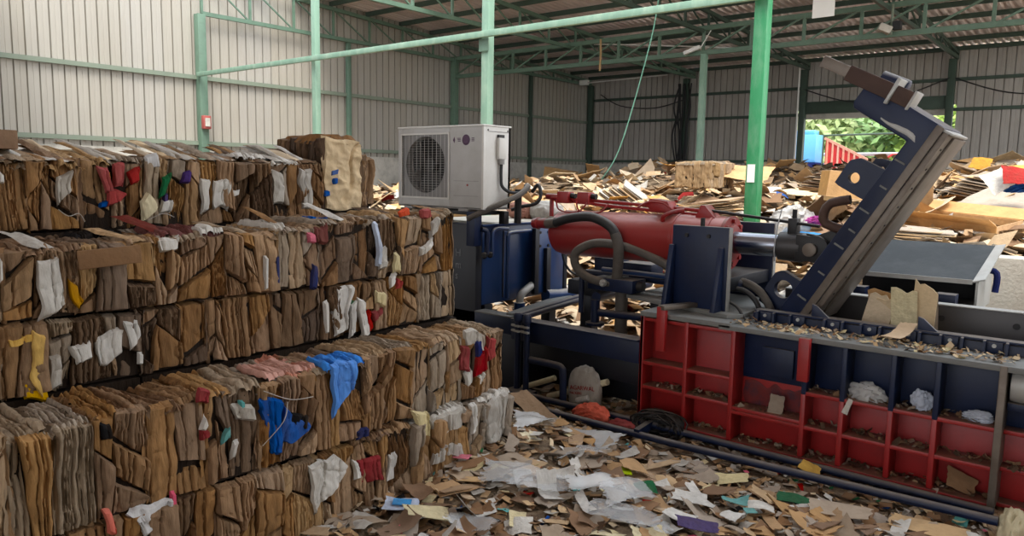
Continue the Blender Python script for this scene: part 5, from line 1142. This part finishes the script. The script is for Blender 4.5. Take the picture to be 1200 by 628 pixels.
def scatter(name, spots, sizes, mats_w, seed, label, cat, tilt=0.25):
    """thousands of torn bits too small to pick apart: one stuff object"""
    rng = np.random.default_rng(seed); V = []; F = []; MI = []; names = [n for n, _ in mats_w]; w = np.array([q for _, q in mats_w], float); w /= w.sum()
    for (x, y, z) in spots:
        s = rng.uniform(*sizes); asp = rng.uniform(0.3, 1.0); a = rng.uniform(0, 6.28); ta, tb = rng.normal(0, tilt, 2); bd = rng.normal(0, 0.18)
        ca, sa = math.cos(a), math.sin(a); n = len(V); mi = int(rng.choice(len(names), p=w))
        for (p, q) in ((-.5, -.5), (0, -.5), (.5, -.5), (-.5, .5), (0, .5), (.5, .5)):
            px = p * s * (1 + rng.uniform(-.2, .2)); py = q * s * asp * (1 + rng.uniform(-.25, .25)); pz = bd * s * (abs(p) * 2 - 0.5) * 0.6
            V.append((x + px * ca - py * sa, y + px * sa + py * ca, z + pz + px * ta + py * tb))
        F += [(n, n + 1, n + 4, n + 3), (n + 1, n + 2, n + 5, n + 4)]; MI += [mi, mi]
    me = bpy.data.meshes.new(name); me.from_pydata(V, [], F); me.update()
    for nme in names: me.materials.append(MATS[nme])
    me.polygons.foreach_set('material_index', np.array(MI, dtype=np.int32)); me.update()
    o = link(name, me); o['kind'] = 'stuff'; o['label'] = label; o['category'] = cat; return o
FLOORMIX = [('kraft_flat', 3), ('kraft_flat_b', 5), ('kraft_grey', 5), ('kraft_brown', 5), ('kraft_pale', 1.2), ('white', 2.0), ('grey', 2), ('kraft_dark', 2.5), ('red', .3), ('blue', .25), ('green', .25), ('cream', .6), ('pink', .2), ('teal', .15), ('black', .4)]
HEAPMIX = [('kraft_flat', 6), ('kraft_gold', 3), ('kraft_flat_b', 4), ('kraft_pale', 3), ('kraft_grey', 2), ('kraft_brown', 2), ('white', 2.2), ('grey', 1.2), ('red', .2), ('blue', .15), ('kraft_dark', .8)]

rng = np.random.default_rng(77); spots = []
while len(spots) < 9000:
    x, y = rng.uniform(-3.4, 0.8), rng.uniform(1.2, 5.4)
    spots.append((x, y, floor_z(x, y) + rng.uniform(0.0, 0.02)))
scatter('paper_shreds', spots, (0.02, 0.075), FLOORMIX, 5, 'small paper and board shreds strewn over the floor', 'litter', 0.3)
def heap_spot(rng, rmin, rmax, a0=-0.97, a1=-0.06):
    while True:
        a = rng.uniform(a0, a1); r = math.exp(rng.uniform(math.log(rmin), math.log(rmax))); x, y = r * math.sin(a), r * math.cos(a)
        if y < 6.2 or y > 26.3 or x < -17.6: continue
        if y < 7.35 and x > -1.55: continue
        return x, y
spots = []
while len(spots) < 7000:
    x, y = heap_spot(rng, 6.5, 30, -1.02, 0.1); spots.append((x, y, heap_z(x, y) + rng.uniform(-0.03, 0.08)))
scatter('board_scraps', spots, (0.08, 0.34), HEAPMIX, 6, 'small torn board scraps filling the heap behind the press', 'scraps', 0.35)
spots = [(rng.uniform(-3.9, -1.9), rng.uniform(5.3, 7.4), 0) for _ in range(1500)]; spots = [(x, y, max(heap_z(x, y), 0.03) + rng.uniform(0, 0.05)) for x, y, _ in spots]
scatter('paper_shreds', spots, (0.04, 0.2), [('white', 5), ('kraft_pale', 3), ('kraft_flat', 3), ('grey', 2), ('kraft_flat_b', 1)], 8, 'pale paper shreds on the sunlit floor behind the press frame', 'litter', 0.3)

# single scraps on the floor
def variants(prefix, mats_, n, seed0, **k):
    out = []
    for i in range(n):
        m_ = mats_[i % len(mats_)]; kk = dict(k); rr = random.Random(seed0 + i)
        shape = rr.choice(['squarish', 'long', 'torn', 'folded', 'curled'])
        if shape == 'long': sx, sy = 0.22, 0.06
        elif shape == 'squarish': sx, sy = 0.15, 0.13
        else: sx, sy = 0.18, 0.11
        if shape == 'folded': kk['crease'] = rr.uniform(0.4, 1.2)
        if shape == 'torn': kk['tri'] = rr.uniform(0.4, 0.8)
        if shape == 'curled': kk['bend'] = rr.uniform(0.12, 0.22)
        out.append((scrap_mesh(prefix, m_, seed0 + i, sx, sy, **kk), shape, m_))
    return out
TONEWORD = {'kraft_flat': 'tan', 'kraft_flat_b': 'mid brown', 'kraft_grey': 'grey-brown', 'kraft_brown': 'dark brown', 'kraft_pale': 'pale tan', 'kraft_gold': 'golden', 'white': 'white', 'grey': 'pale grey', 'cream': 'cream', 'kraft_c': 'light tan'}
CV = variants('cardboard_scrap', ['kraft_flat_b', 'kraft_grey', 'kraft_brown', 'kraft_flat_b', 'kraft_flat', 'kraft_grey', 'kraft_brown'], 56, 300, jag=0.05, crum=0.006)
PV = variants('paper_scrap', ['white', 'grey', 'cream', 'white'], 16, 500, jag=0.04, crum=0.012, thick=0.0015, bend=0.09)
def floor_zone(x, y):
    if y > 4.3: return 'under the front frame of the press' if x < -2.5 else 'beneath the red shelves of the press'
    if y > 3.75: return 'beside the two blue floor pipes' if x > -2.5 else 'between front stack and press frame'
    if x < -2.45: return 'at the foot of the ' + ('grey end bale' if y > 2.9 else 'red printed bale' if y > 2.3 else 'white printed bale')
    if x > -0.9: return 'on the floor before the end post of the press'
    return ('on the open floor nearer the press than the stack' if y > 3.35 else 'in the middle of the open floor' if y > 2.8 else 'on the open floor close to the camera')
def place(me, name, x, y, z, s, label, cat, group, tilt=0.12, rz=None, rng=R):
    o = link(name, me, None, (x, y, z)); o.rotation_euler = (rng.gauss(0, tilt), rng.gauss(0, tilt), rng.uniform(0, 6.28) if rz is None else rz); o.scale = (s, s, s)
    return tag(o, label, cat, group)
n = 0
while n < 290:
    x, y = R.uniform(-2.85, 0.4), R.uniform(1.6, 4.6)
    if n > 262: x, y = R.uniform(-3.7, -2.5), R.uniform(3.6, 5.0)
    # keep to what the lens takes in
    q = Vector((x, y, 0.05 - EYE)); dep = q.dot(fw); px = 600 + FPX * q.dot(r2) / dep; py = 314 + FPX * q.dot(d2) / dep
    if not (270 < px < 1215 and py < 640) or (4.05 < y < 4.52 and R.random() < 0.93): continue
    paper = R.random() < 0.2; me, shape, m_ = R.choice(PV if paper else CV)
    s = R.uniform(0.5, 1.25); big = 'small ' if s < 0.72 else 'large ' if s > 1.02 else 'mid-sized '
    place(me, me.name.split('.')[0], x, y, floor_z(x, y) + R.uniform(0.010, 0.035), s, f'{big}{shape} {TONEWORD[m_]} {"paper" if paper else "cardboard"} scrap {floor_zone(x, y)}', 'scrap', 'scraps littering the floor', 0.12)
    n += 1

# the heap: 300 sheets and flattened cartons one by one
HV = []
for i in range(40):
    m_ = ['kraft_flat', 'kraft_gold', 'kraft_flat_b', 'kraft_pale', 'kraft_flat', 'kraft_grey', 'kraft_brown'][i % 7]; rr = random.Random(900 + i)
    shape = rr.choice(['square', 'long', 'folded', 'bent', 'square']); sx, sy = dict(square=(0.55, 0.5), long=(0.8, 0.26), folded=(0.6, 0.42), bent=(0.66, 0.36))[shape]
    HV.append((scrap_mesh('cardboard_sheet', m_, 900 + i, sx, sy, jag=0.02, crum=0.012, bend=0.16 if shape == 'bent' else 0.03, crease=rr.uniform(0.5, 1.4) if shape == 'folded' else None, thick=0.008), shape, m_))
def heap_zone(x, y):
    a = math.atan2(x, y)
    c = 'behind the condenser unit' if a < -0.70 else 'above the red cylinder' if a < -0.52 else 'behind the bright green post' if a < -0.36 else 'behind the raised lid' if a < -0.22 else 'beyond the feed tray'
    r = math.hypot(x, y); return ('low on the heap ' if r < 10 else 'halfway up the heap ' if r < 15 else 'atop the heap ') + c
for k in range(285):
    x, y = heap_spot(R, 6.9, 26); me, shape, m_ = R.choice(HV)
    s = R.uniform(0.7, 1.35); big = 'small ' if s < 0.9 else 'large ' if s > 1.15 else ''
    place(me, 'cardboard_sheet', x, y, heap_z(x, y) + R.uniform(0.0, 0.10), s * (0.8 if y < 9 else 1.0), f'{big}{shape} {TONEWORD[m_]} cardboard sheet {heap_zone(x, y)}', 'cardboard', 'sheets on the cardboard heap', 0.28)

def carton(x, y, z, sx, sy, sz, m_, rz, tilt, label, flaps=True):
    r = root('cardboard_box', (x, y, z), label, 'box', 'cartons on the heap', rz); r.rotation_euler = (tilt[0], tilt[1], rz)
    def lp(name, V, F, mm=m_): link(name, mesh(name, V, F, mm), r)
    t = 0.008
    def plate(name, a, b):
        (x0, y0, z0), (x1, y1, z1) = a, b
        lp(name, [(x0, y0, z0), (x1, y0, z0), (x1, y1, z0), (x0, y1, z0), (x0, y0, z1), (x1, y0, z1), (x1, y1, z1), (x0, y1, z1)], [(0, 3, 2, 1), (4, 5, 6, 7), (0, 1, 5, 4), (1, 2, 6, 5), (2, 3, 7, 6), (3, 0, 4, 7)])
    plate('box_side', (-sx / 2, -sy / 2, 0), (sx / 2, -sy / 2 + t, sz)); plate('box_side', (-sx / 2, sy / 2 - t, 0), (sx / 2, sy / 2, sz))
    plate('box_side', (-sx / 2, -sy / 2 + t, 0), (-sx / 2 + t, sy / 2 - t, sz)); plate('box_side', (sx / 2 - t, -sy / 2 + t, 0), (sx / 2, sy / 2 - t, sz)); plate('box_bottom', (-sx / 2, -sy / 2, -t), (sx / 2, sy / 2, 0))
    if flaps:
        for s in (-1, 1):
            e = s * sy / 2; o = e + s * sy * 0.3
            lp('box_flap', [(-sx / 2, e, sz), (sx / 2, e, sz), (sx / 2, o, sz + 0.08), (-sx / 2, o, sz + 0.08), (-sx / 2, e, sz + t), (sx / 2, e, sz + t), (sx / 2, o, sz + 0.08 + t), (-sx / 2, o, sz + 0.08 + t)], [(0, 3, 2, 1), (4, 5, 6, 7), (0, 1, 5, 4), (1, 2, 6, 5), (2, 3, 7, 6), (3, 0, 4, 7)])
    else: plate('box_lid', (-sx / 2, -sy / 2, sz), (sx / 2, sy / 2, sz + t))
    return r
carton(-2.45, 8.6, 1.58, 0.5, 0.35, 0.26, 'kraft_gold', 0.55, (0.0, 0.1), 'orange-brown carton with a dark patch, against the raised lid', False)
carton(-1.35, 8.5, 1.2, 0.95, 0.45, 0.22, 'kraft_gold', -0.35, (0.12, 0.06), 'large golden open carton lying beyond the feed tray')
carton(-3.2, 8.3, 0.5, 0.55, 0.4, 0.34, 'kraft_pale', 0.25, (0, 0), 'pale carton low on the heap behind the chrome rod', False)
carton(-2.95, 10.3, 1.52, 0.4, 0.3, 0.22, 'kraft_flat', 0.9, (0.1, -0.1), 'small tan carton higher on the heap left of the lid')
carton(-15.0, 20.5, 1.55, 1.0, 0.6, 0.45, 'kraft_flat_b', 0.3, (0.0, 0.15), 'brown carton lying before the far corner of the shed', False)
carton(-12.5, 21.5, 1.6, 0.9, 0.5, 0.4, 'kraft_brown', -0.2, (0.1, 0.1), 'dark brown carton under the green rope by the far wall', False)
b = make_bale(-5.35 + 0.6, 0.6, 10.2, 10.95, 1.62, 2.0, 'loose bale of layered board lying on top of the heap', 'cartons on the heap', 'light', 'light'); 
def pile_of_sheets(x, y, z, n, sx, sy, rz, tilt, mats_, label, step=0.02, slide=(0.02, 0.0)):
    r = root('sheet_bundle', (x, y, z), label, 'bundle', 'bundles on the heap'); r.rotation_euler = (tilt[0], tilt[1], rz)
    for k in range(n):
        me, _, _ = R.choice([h for h in HV if h[1] in ('square', 'long')][:12]); o = link('bundle_sheet', scrap_mesh('bundle_sheet', mats_[k % len(mats_)], 2000 + int(abs(x) * 100) + k, sx, sy, n=4, jag=0.015, crum=0.006, bend=0.01, thick=0.008), r)
        o.location = (slide[0] * k + R.gauss(0, 0.012), slide[1] * k + R.gauss(0, 0.012), step * k); o.rotation_euler = (0, 0, R.gauss(0, 0.05))
pile_of_sheets(-6.5, 10.4, 1.32, 16, 0.75, 0.5, 0.5, (0.15, 0.62), ['kraft_flat', 'kraft_pale', 'kraft_grey', 'white'], 'fanned bundle of tan sheets sliding off the heap behind the red valve blocks', 0.024, (0.02, 0.01))
pile_of_sheets(-5.6, 10.0, 1.2, 14, 0.7, 0.45, 0.2, (0.1, 0.5), ['kraft_gold', 'kraft_flat', 'kraft_pale'], 'bundle of golden sheets leaning beside the fanned tan one', 0.022)
pile_of_sheets(-1.65, 7.75, 1.2, 12, 0.75, 0.5, 0.1, (0.03, 0.04), ['kraft_pale', 'white', 'kraft_flat', 'kraft_grey'], 'flat tied bundle of papers on the kerb wall beyond the feed tray', 0.012, (0, 0))
pile_of_sheets(-4.6, 9.6, 1.1, 18, 0.8, 0.5, -0.3, (0.1, -0.12), ['kraft_pale', 'kraft_flat', 'kraft_flat_b'], 'thick stack of pale sheets on the heap behind the bright green post', 0.02)
pile_of_sheets(-3.5, 11.5, 1.6, 14, 0.9, 0.55, 0.4, (-0.05, 0.1), ['kraft_flat', 'kraft_brown', 'kraft_grey'], 'stack of brown sheets on the heap just left of the raised lid', 0.022)
pile_of_sheets(-1.3, 10.2, 1.6, 12, 0.9, 0.6, -0.2, (0.1, 0.18), ['kraft_grey', 'kraft_flat', 'kraft_grey'], 'grey-brown stack of sheets above the golden open carton', 0.022)
def blob(name, m_, seed, p, s, label, cat, amp=0.35, rz=0.0):
    o = link(name, blob_mesh(name, m_, seed, *s, amp=amp), None, p); o.rotation_euler = (0, 0, rz); return tag(o, label, cat)
blob('plastic_bag', 'film_white', 41, (-3.0, 8.6, 1.3), (0.42, 0.35, 0.36), 'clear crumpled plastic bag on the heap left of the raised lid', 'bag')
blob('plastic_wrap', 'magenta', 42, (-2.78, 8.6, 1.3), (0.2, 0.15, 0.12), 'magenta plastic wrap beside the clear bag', 'wrap')
blob('blue_tarp', 'skyblue', 43, (-2.85, 8.5, 1.12), (0.5, 0.25, 0.14), 'sky blue crumpled plastic behind the rod end', 'tarp'); blob('blue_tarp', 'skyblue', 44, (-3.3, 8.5, 1.06), (0.22, 0.2, 0.14), 'small sky blue crumpled plastic nearer the green post', 'tarp')
blob('paper_bag', 'white', 45, (-3.2, 7.6, 0.42), (0.6, 0.4, 0.26), 'white crumpled sacks heaped behind the press box', 'bag'); blob('white_bundle', 'white', 46, (-4.16, 5.5, 1.425), (0.36, 0.24, 0.2), 'white folded paper bundle on the back of the oil tank', 'bundle', 0.15)
blob('striped_cloth', 'rose', 47, (-4.42, 5.45, 1.42), (0.26, 0.22, 0.18), 'pink and grey striped cloth on the oil tank behind the condenser', 'cloth', 0.2)
blob('netting', 'rose', 48, (-3.45, 8.4, 0.98), (0.35, 0.25, 0.24), 'tangle of pink netting at the foot of the bright green post', 'net', 0.5)
blob('plastic_bag', 'film_blue', 49, (-13.5, 13.2, 1.42), (1.3, 0.8, 0.35), 'bluish plastic sack on the heap between tall bale and condenser', 'bag'); blob('paper_bag', 'white', 50, (-12.9, 12.0, 1.08), (1.6, 0.9, 0.5), 'white crumpled sacks below the bluish sack', 'bag')
blob('plastic_bag', 'white', 51, (-1.2, 8.1, 1.26), (0.45, 0.2, 0.1), 'white and red plastic wrapper on the kerb wall', 'bag'); blob('plastic_bag', 'blue', 52, (-0.95, 9.2, 1.72), (0.3, 0.25, 0.14), 'blue plastic bag high on the heap beyond the tray', 'bag')
def sheet(name, m_, seed, p, sx, sy, rot, label, cat='sheet', group=None, **k):
    kk = dict(jag=0.03, crum=0.01, bend=0.05, thick=0.004); kk.update(k)
    o = link(name, scrap_mesh(name, m_, seed, sx, sy, n=9, **kk), None, p); o.rotation_euler = rot; return tag(o, label, cat, group)
sheet('printed_carton', 'red', 61, (-0.95, 9.0, 1.84), 0.26, 0.2, (0.9, 0.1, 0.3), 'red and white printed carton high on the heap at the far end', 'carton'); sheet('printed_carton', 'white', 62, (-1.12, 9.05, 1.78), 0.22, 0.26, (0.8, -0.5, 0.4), 'white carton leaning on the red printed one', 'carton')
sheet('printed_carton', 'ochre', 63, (-1.5, 10.6, 2.0), 0.22, 0.2, (0.8, 0.2, 0), 'small yellow-orange carton on top of the heap beyond the lid', 'carton'); sheet('cardboard_sheet', 'kraft_gold', 64, (-4.6, 10.9, 1.85), 0.8, 0.5, (0.5, 0.1, 0.3), 'large golden sheet tilted on top of the heap by the bright post', 'cardboard')
sheet('cardboard_sheet', 'kraft_gold', 65, (-2.1, 9.1, 1.55), 0.6, 0.35, (0.35, 0.2, 0.5), 'golden flap showing beside the lid edge', 'cardboard'); sheet('cardboard_sheet', 'kraft_grey', 66, (-0.9, 9.4, 1.55), 1.1, 0.6, (0.45, 0.05, -0.2), 'broad grey-brown sheet sloping on the heap at the far end', 'cardboard')

# larger pieces on the floor, each its own
FLT = 'plastic films on the floor'
def film_sheet(m_, seed, x, y, sx, sy, rz, label, z=0.05, **k):
    kk = dict(jag=0.06, crum=0.035, bend=0.04, thick=0.0012); kk.update(k)
    o = link('plastic_film', scrap_mesh('plastic_film', m_, seed, sx, sy, n=22, **kk), None, (x, y, floor_z(x, y) + z)); o.rotation_euler = (0.03, 0.02, rz); tag(o, label, 'plastic', FLT)
film_sheet('film_clear', 71, -2.42, 3.06, 0.48, 0.26, 0.5, 'wide clear plastic film spread near the foot of the stack'); film_sheet('film_white', 72, -2.1, 3.22, 0.24, 0.18, 0.9, 'white wrinkled plastic lump beside the wide clear film', 0.07)
film_sheet('film_clear', 73, -1.78, 3.12, 0.42, 0.24, 0.4, 'clear crumpled film in the middle of the floor closest to the camera', 0.06); film_sheet('film_clear', 74, -1.9, 3.25, 0.3, 0.16, 1.2, 'narrow clear film overlapping the crumpled one', 0.08)
film_sheet('film_white', 75, -2.62, 3.93, 0.4, 0.24, 0.2, 'milky plastic film under the near floor pipe', 0.02); film_sheet('film_white', 76, -2.85, 3.7, 0.26, 0.2, 0.8, 'white plastic bag beside the leaning board', 0.06, crum=0.05); film_sheet('film_clear', 77, -2.33, 2.56, 0.24, 0.16, 0.3, 'small clear film close to the camera', 0.05)
film_sheet('film_clear', 78, -2.98, 1.98, 0.16, 0.12, 0.3, 'clear bag scrap at the foot of the white printed bale', 0.05); film_sheet('film_clear', 79, -2.45, 3.6, 0.26, 0.16, 1.0, 'grey film scrap between the stack end and the pipes', 0.05)
W = 'bright scraps on the floor'
def flat(name, m_, seed, x, y, sx, sy, rz, label, cat, z=0.055, tilt=(0.05, 0.05), **k):
    kk = dict(jag=0.03, crum=0.008, bend=0.05, thick=0.003); kk.update(k)
    o = link(name, scrap_mesh(name, m_, seed, sx, sy, n=8, **kk), None, (x, y, floor_z(x, y) + z)); o.rotation_euler = (tilt[0], tilt[1], rz); return tag(o, label, cat, W)
flat('paper_sheet', 'white', 81, -1.66, 3.48, 0.18, 0.15, 0.3, 'creased white paper sheet in the middle of the floor', 'paper', crum=0.014); flat('paper_sheet', 'white', 82, -1.60, 3.27, 0.15, 0.09, 0.1, 'small white card just before the creased sheet', 'paper')
flat('carton_sleeve', 'purple', 83, -1.49, 3.23, 0.2, 0.1, 0.4, 'purple flattened carton sleeve close to the camera', 'carton'); P_ = flat('snack_packet', 'paleblue', 84, -2.66, 2.39, 0.17, 0.12, 0.7, 'blue and white printed packet near the red printed bale', 'packet')
b = MB(); b.box(-0.045, 0.045, -0.03, 0.03, 0.004, 0.008); o = b.build('packet_print', 'skyblue', P_); o.location = (0, 0, 0.004)
o.data.transform(Matrix.Translation(absloc(P_)))
flat('foam_strip', 'cream', 85, -2.52, 2.42, 0.26, 0.10, 1.2, 'pale yellow-green board strip near the camera', 'strip', 0.07, (0.2, 0.3)); flat('crushed_bottle', 'teal', 86, -1.46, 3.6, 0.13, 0.06, 0.2, 'crushed turquoise plastic bottle', 'bottle', crease=0.8)
flat('paper_sheet', 'white', 87, -1.34, 3.64, 0.14, 0.09, 0.5, 'white paper beside the turquoise bottle', 'paper'); flat('paper_sheet', 'white', 88, -1.42, 3.46, 0.12, 0.09, 1.5, 'white torn paper before the turquoise bottle', 'paper')
flat('wrapper', 'green', 89, -1.89, 3.44, 0.12, 0.07, 1.0, 'green plastic wrapper in the middle of the floor', 'wrapper', crum=0.02); flat('wrapper', 'green', 90, -1.27, 3.9, 0.16, 0.1, 0.2, 'dark green packet near the floor pipes', 'wrapper', crum=0.012); flat('wrapper', 'lime', 91, -2.12, 3.62, 0.12, 0.05, 2.2, 'lime green strip beside the brown board', 'wrapper')
flat('wrapper', 'yellow', 92, -1.33, 4.36, 0.13, 0.09, 0.2, 'yellow card scrap resting by the far floor pipe', 'card', 0.08, (0.5, 0.3)); flat('wrapper', 'pink', 93, -2.79, 2.96, 0.09, 0.06, 0.3, 'pinkish red paper scrap at the foot of the grey-filmed bale', 'paper'); flat('wrapper', 'teal', 94, -1.36, 3.55, 0.06, 0.05, 0.7, 'small turquoise card on the open floor', 'card')
blob('plastic_crate_piece', 'orange', 95, (-2.85, 4.34, 0.08), (0.26, 0.12, 0.16), 'broken orange-red plastic piece behind the floor pipes', 'plastic', 0.3); blob('plastic_crate_piece', 'red', 96, (-2.6, 4.36, 0.05), (0.2, 0.08, 0.08), 'smaller red plastic piece nearer the wire coil', 'plastic', 0.3)
flat('cardboard_strip', 'kraft_flat_b', 97, -3.1, 4.03, 0.42, 0.13, 0.0, 'brown cardboard strip leaning at the end of the front stack', 'cardboard', 0.09, (0.7, 0.55), bend=0.01, crease=0.35); flat('cardboard_strip', 'kraft_flat_b', 98, -2.17, 3.72, 0.28, 0.15, 2.4, 'pointed brown board lying before the press', 'cardboard', 0.07, (0.2, 0.1), tri=0.6)
flat('cardboard_strip', 'kraft_flat', 99, -0.66, 4.02, 0.34, 0.16, 0.1, 'flat tan board before the end post of the press', 'cardboard', 0.06, (0.04, 0.03), bend=0.01); flat('cardboard_strip', 'kraft_grey', 100, -1.02, 3.86, 0.28, 0.15, 0.3, 'flat grey-brown corrugated board beside the tan one', 'cardboard', 0.06, (0.05, 0.02), bend=0.02)
blob('torn_block', 'cream', 101, (-0.33, 4.28, 0.02), (0.12, 0.22, 0.34), 'pale torn paper block standing at the end of the press', 'block', 0.25)
# bag with a printed name, and tubes, under the frame
BAG = link('printed_bag', blob_mesh('printed_bag', 'grey', 111, 0.30, 0.10, 0.42, amp=0.12), None, (-3.07, 4.58, 0.15)); tag(BAG, 'white plastic bag with red print under the front beam of the press', 'bag')
for t, sz, z in (('AGARWAL', 0.045, 0.17), ('PACKERS', 0.026, 0.135)):
    o = letters(t, sz, face_y(-3.155, 4.512, z), 'red', BAG); o.rotation_euler.rotate_axis('Z', 0.12)
for k, (p, q, rr, m_, lab) in enumerate((((-3.42, 4.6, 0.04), (-2.88, 4.6, 0.26), 0.024, 'cream', 'pale cardboard tube slanting under the front beam'), ((-3.66, 4.58, 0.07), (-3.36, 4.6, 0.2), 0.022, 'cream', 'short pale tube behind the blue elbow pipe'), ((-3.1, 4.53, 0.09), (-3.0, 4.53, 0.13), 0.022, 'white', 'short white paper tube behind the floor pipes'))):
    m = MB(); m.cyl(p, q, rr, 14); tag(m.build('paper_tube', m_), lab, 'tube')
sheet('foil_scrap', 'grey', 112, (-3.0, 4.61, 0.27), 0.12, 0.1, (1.3, 0.2, 0.2), 'crumpled pale foil scrap under the front beam', 'scrap', None, crum=0.03, tri=0.6)
# in and on the press
BOX = 'boards sticking out of the pressing cavity'
for k, (x, y, w, h, rz, ry, m_, lab) in enumerate(((-1.22, 5.0, 0.16, 0.44, 0.1, 0.18, 'kraft_pale', 'tan board leaning in the cavity nearest the lid'), (-1.12, 5.05, 0.2, 0.40, -0.1, 0.05, 'kraft_pale', 'pale open carton side in the cavity'), (-1.03, 4.98, 0.14, 0.46, 0.2, -0.05, 'cream', 'cream board upright in the cavity'),
                                                   (-0.94, 5.02, 0.12, 0.52, 0.0, 0.06, 'kraft_pale', 'tall pale board frame in the cavity'), (-0.90, 5.06, 0.10, 0.48, 0.3, -0.1, 'kraft_grey', 'grey-brown board at the far end of the cavity group'), (-1.15, 5.15, 0.22, 0.46, 0.0, -0.05, 'kraft_flat_b', 'brown board behind the pale ones in the cavity'))):
    o = link('cardboard_flap', scrap_mesh('cardboard_flap', m_, 130 + k, w, h + 0.14, n=6, jag=0.03, crum=0.006, bend=0.08, thick=0.005), None, (x, y, 0.49 + (h + 0.14) * 0.5)); o.rotation_euler = (math.pi / 2 + 0.12, ry, rz); tag(o, lab, 'cardboard', BOX)
sheet('cardboard_flap', 'kraft_flat', 140, (-0.99, 4.70, 0.895), 0.09, 0.3, (0.12, 0.0, -0.12), 'tan board strip lying across the ledge of the press', 'cardboard')
spots = [(rng.uniform(-1.95, -0.42), rng.uniform(4.52, 4.76), 0.836 + abs(rng.normal(0, 0.007))) for _ in range(380)]
scatter('ledge_debris', spots, (0.008, 0.042), [('kraft_pale', 3), ('kraft_flat', 3), ('kraft_brown', 2), ('cream', 1), ('kraft_grey', 2)], 12, 'small board crumbs lying along the ledge of the press', 'debris', 0.4)
spots = []
for (x0, x1, z) in ((-1.88, -0.46, 0.09), (-1.42, -0.46, 0.50), (-1.88, -0.46, 0.295), (-2.5, -1.92, 0.10), (-2.5, -1.92, 0.33), (-0.42, 0.3, 0.29)):
    spots += [(rng.uniform(x0, x1), rng.uniform(4.53, 4.64), z + abs(rng.normal(0, 0.008))) for _ in range(int(150 * (x1 - x0)))]
scatter('shelf_debris', spots, (0.008, 0.045), [('kraft_brown', 4), ('kraft_dark', 4), ('kraft_grey', 3), ('kraft_flat', 1)], 13, 'dirt and crumbs lying on the shelves of the press side', 'debris', 0.4)
S3 = 'crumpled things on the press shelves'
blob('plastic_bag', 'film_white', 121, (-1.12, 4.585, 0.535), (0.18, 0.09, 0.12), 'clear crumpled bag on the blue shelf beside the hanging red bracket', 'bag'); blob('crumpled_paper', 'paleblue', 122, (-0.83, 4.58, 0.545), (0.10, 0.07, 0.13), 'white crumpled paper on the middle blue shelf', 'paper'); blob('crumpled_cloth', 'paleblue', 123, (-0.56, 4.585, 0.515), (0.13, 0.08, 0.07), 'lilac-white crumpled cloth on the blue shelf by the end post', 'cloth')
sheet('paper_strip', 'white', 124, (-1.19, 4.495, 0.46), 0.03, 0.09, (1.4, 0.3, 0.0), 'white paper strip hanging on the red shelf edge', 'paper'); sheet('cardboard_flap', 'kraft_grey', 125, (-1.62, 4.56, 0.36), 0.09, 0.12, (1.2, 0.1, 0.2), 'grey board scrap hanging from the worn red patch', 'cardboard'); sheet('cardboard_flap', 'kraft_brown', 126, (-0.6, 4.585, 0.15), 0.16, 0.10, (0.9, 0.3, 0.2), 'brown board wedged on the lowest red shelf by the end post', 'cardboard')
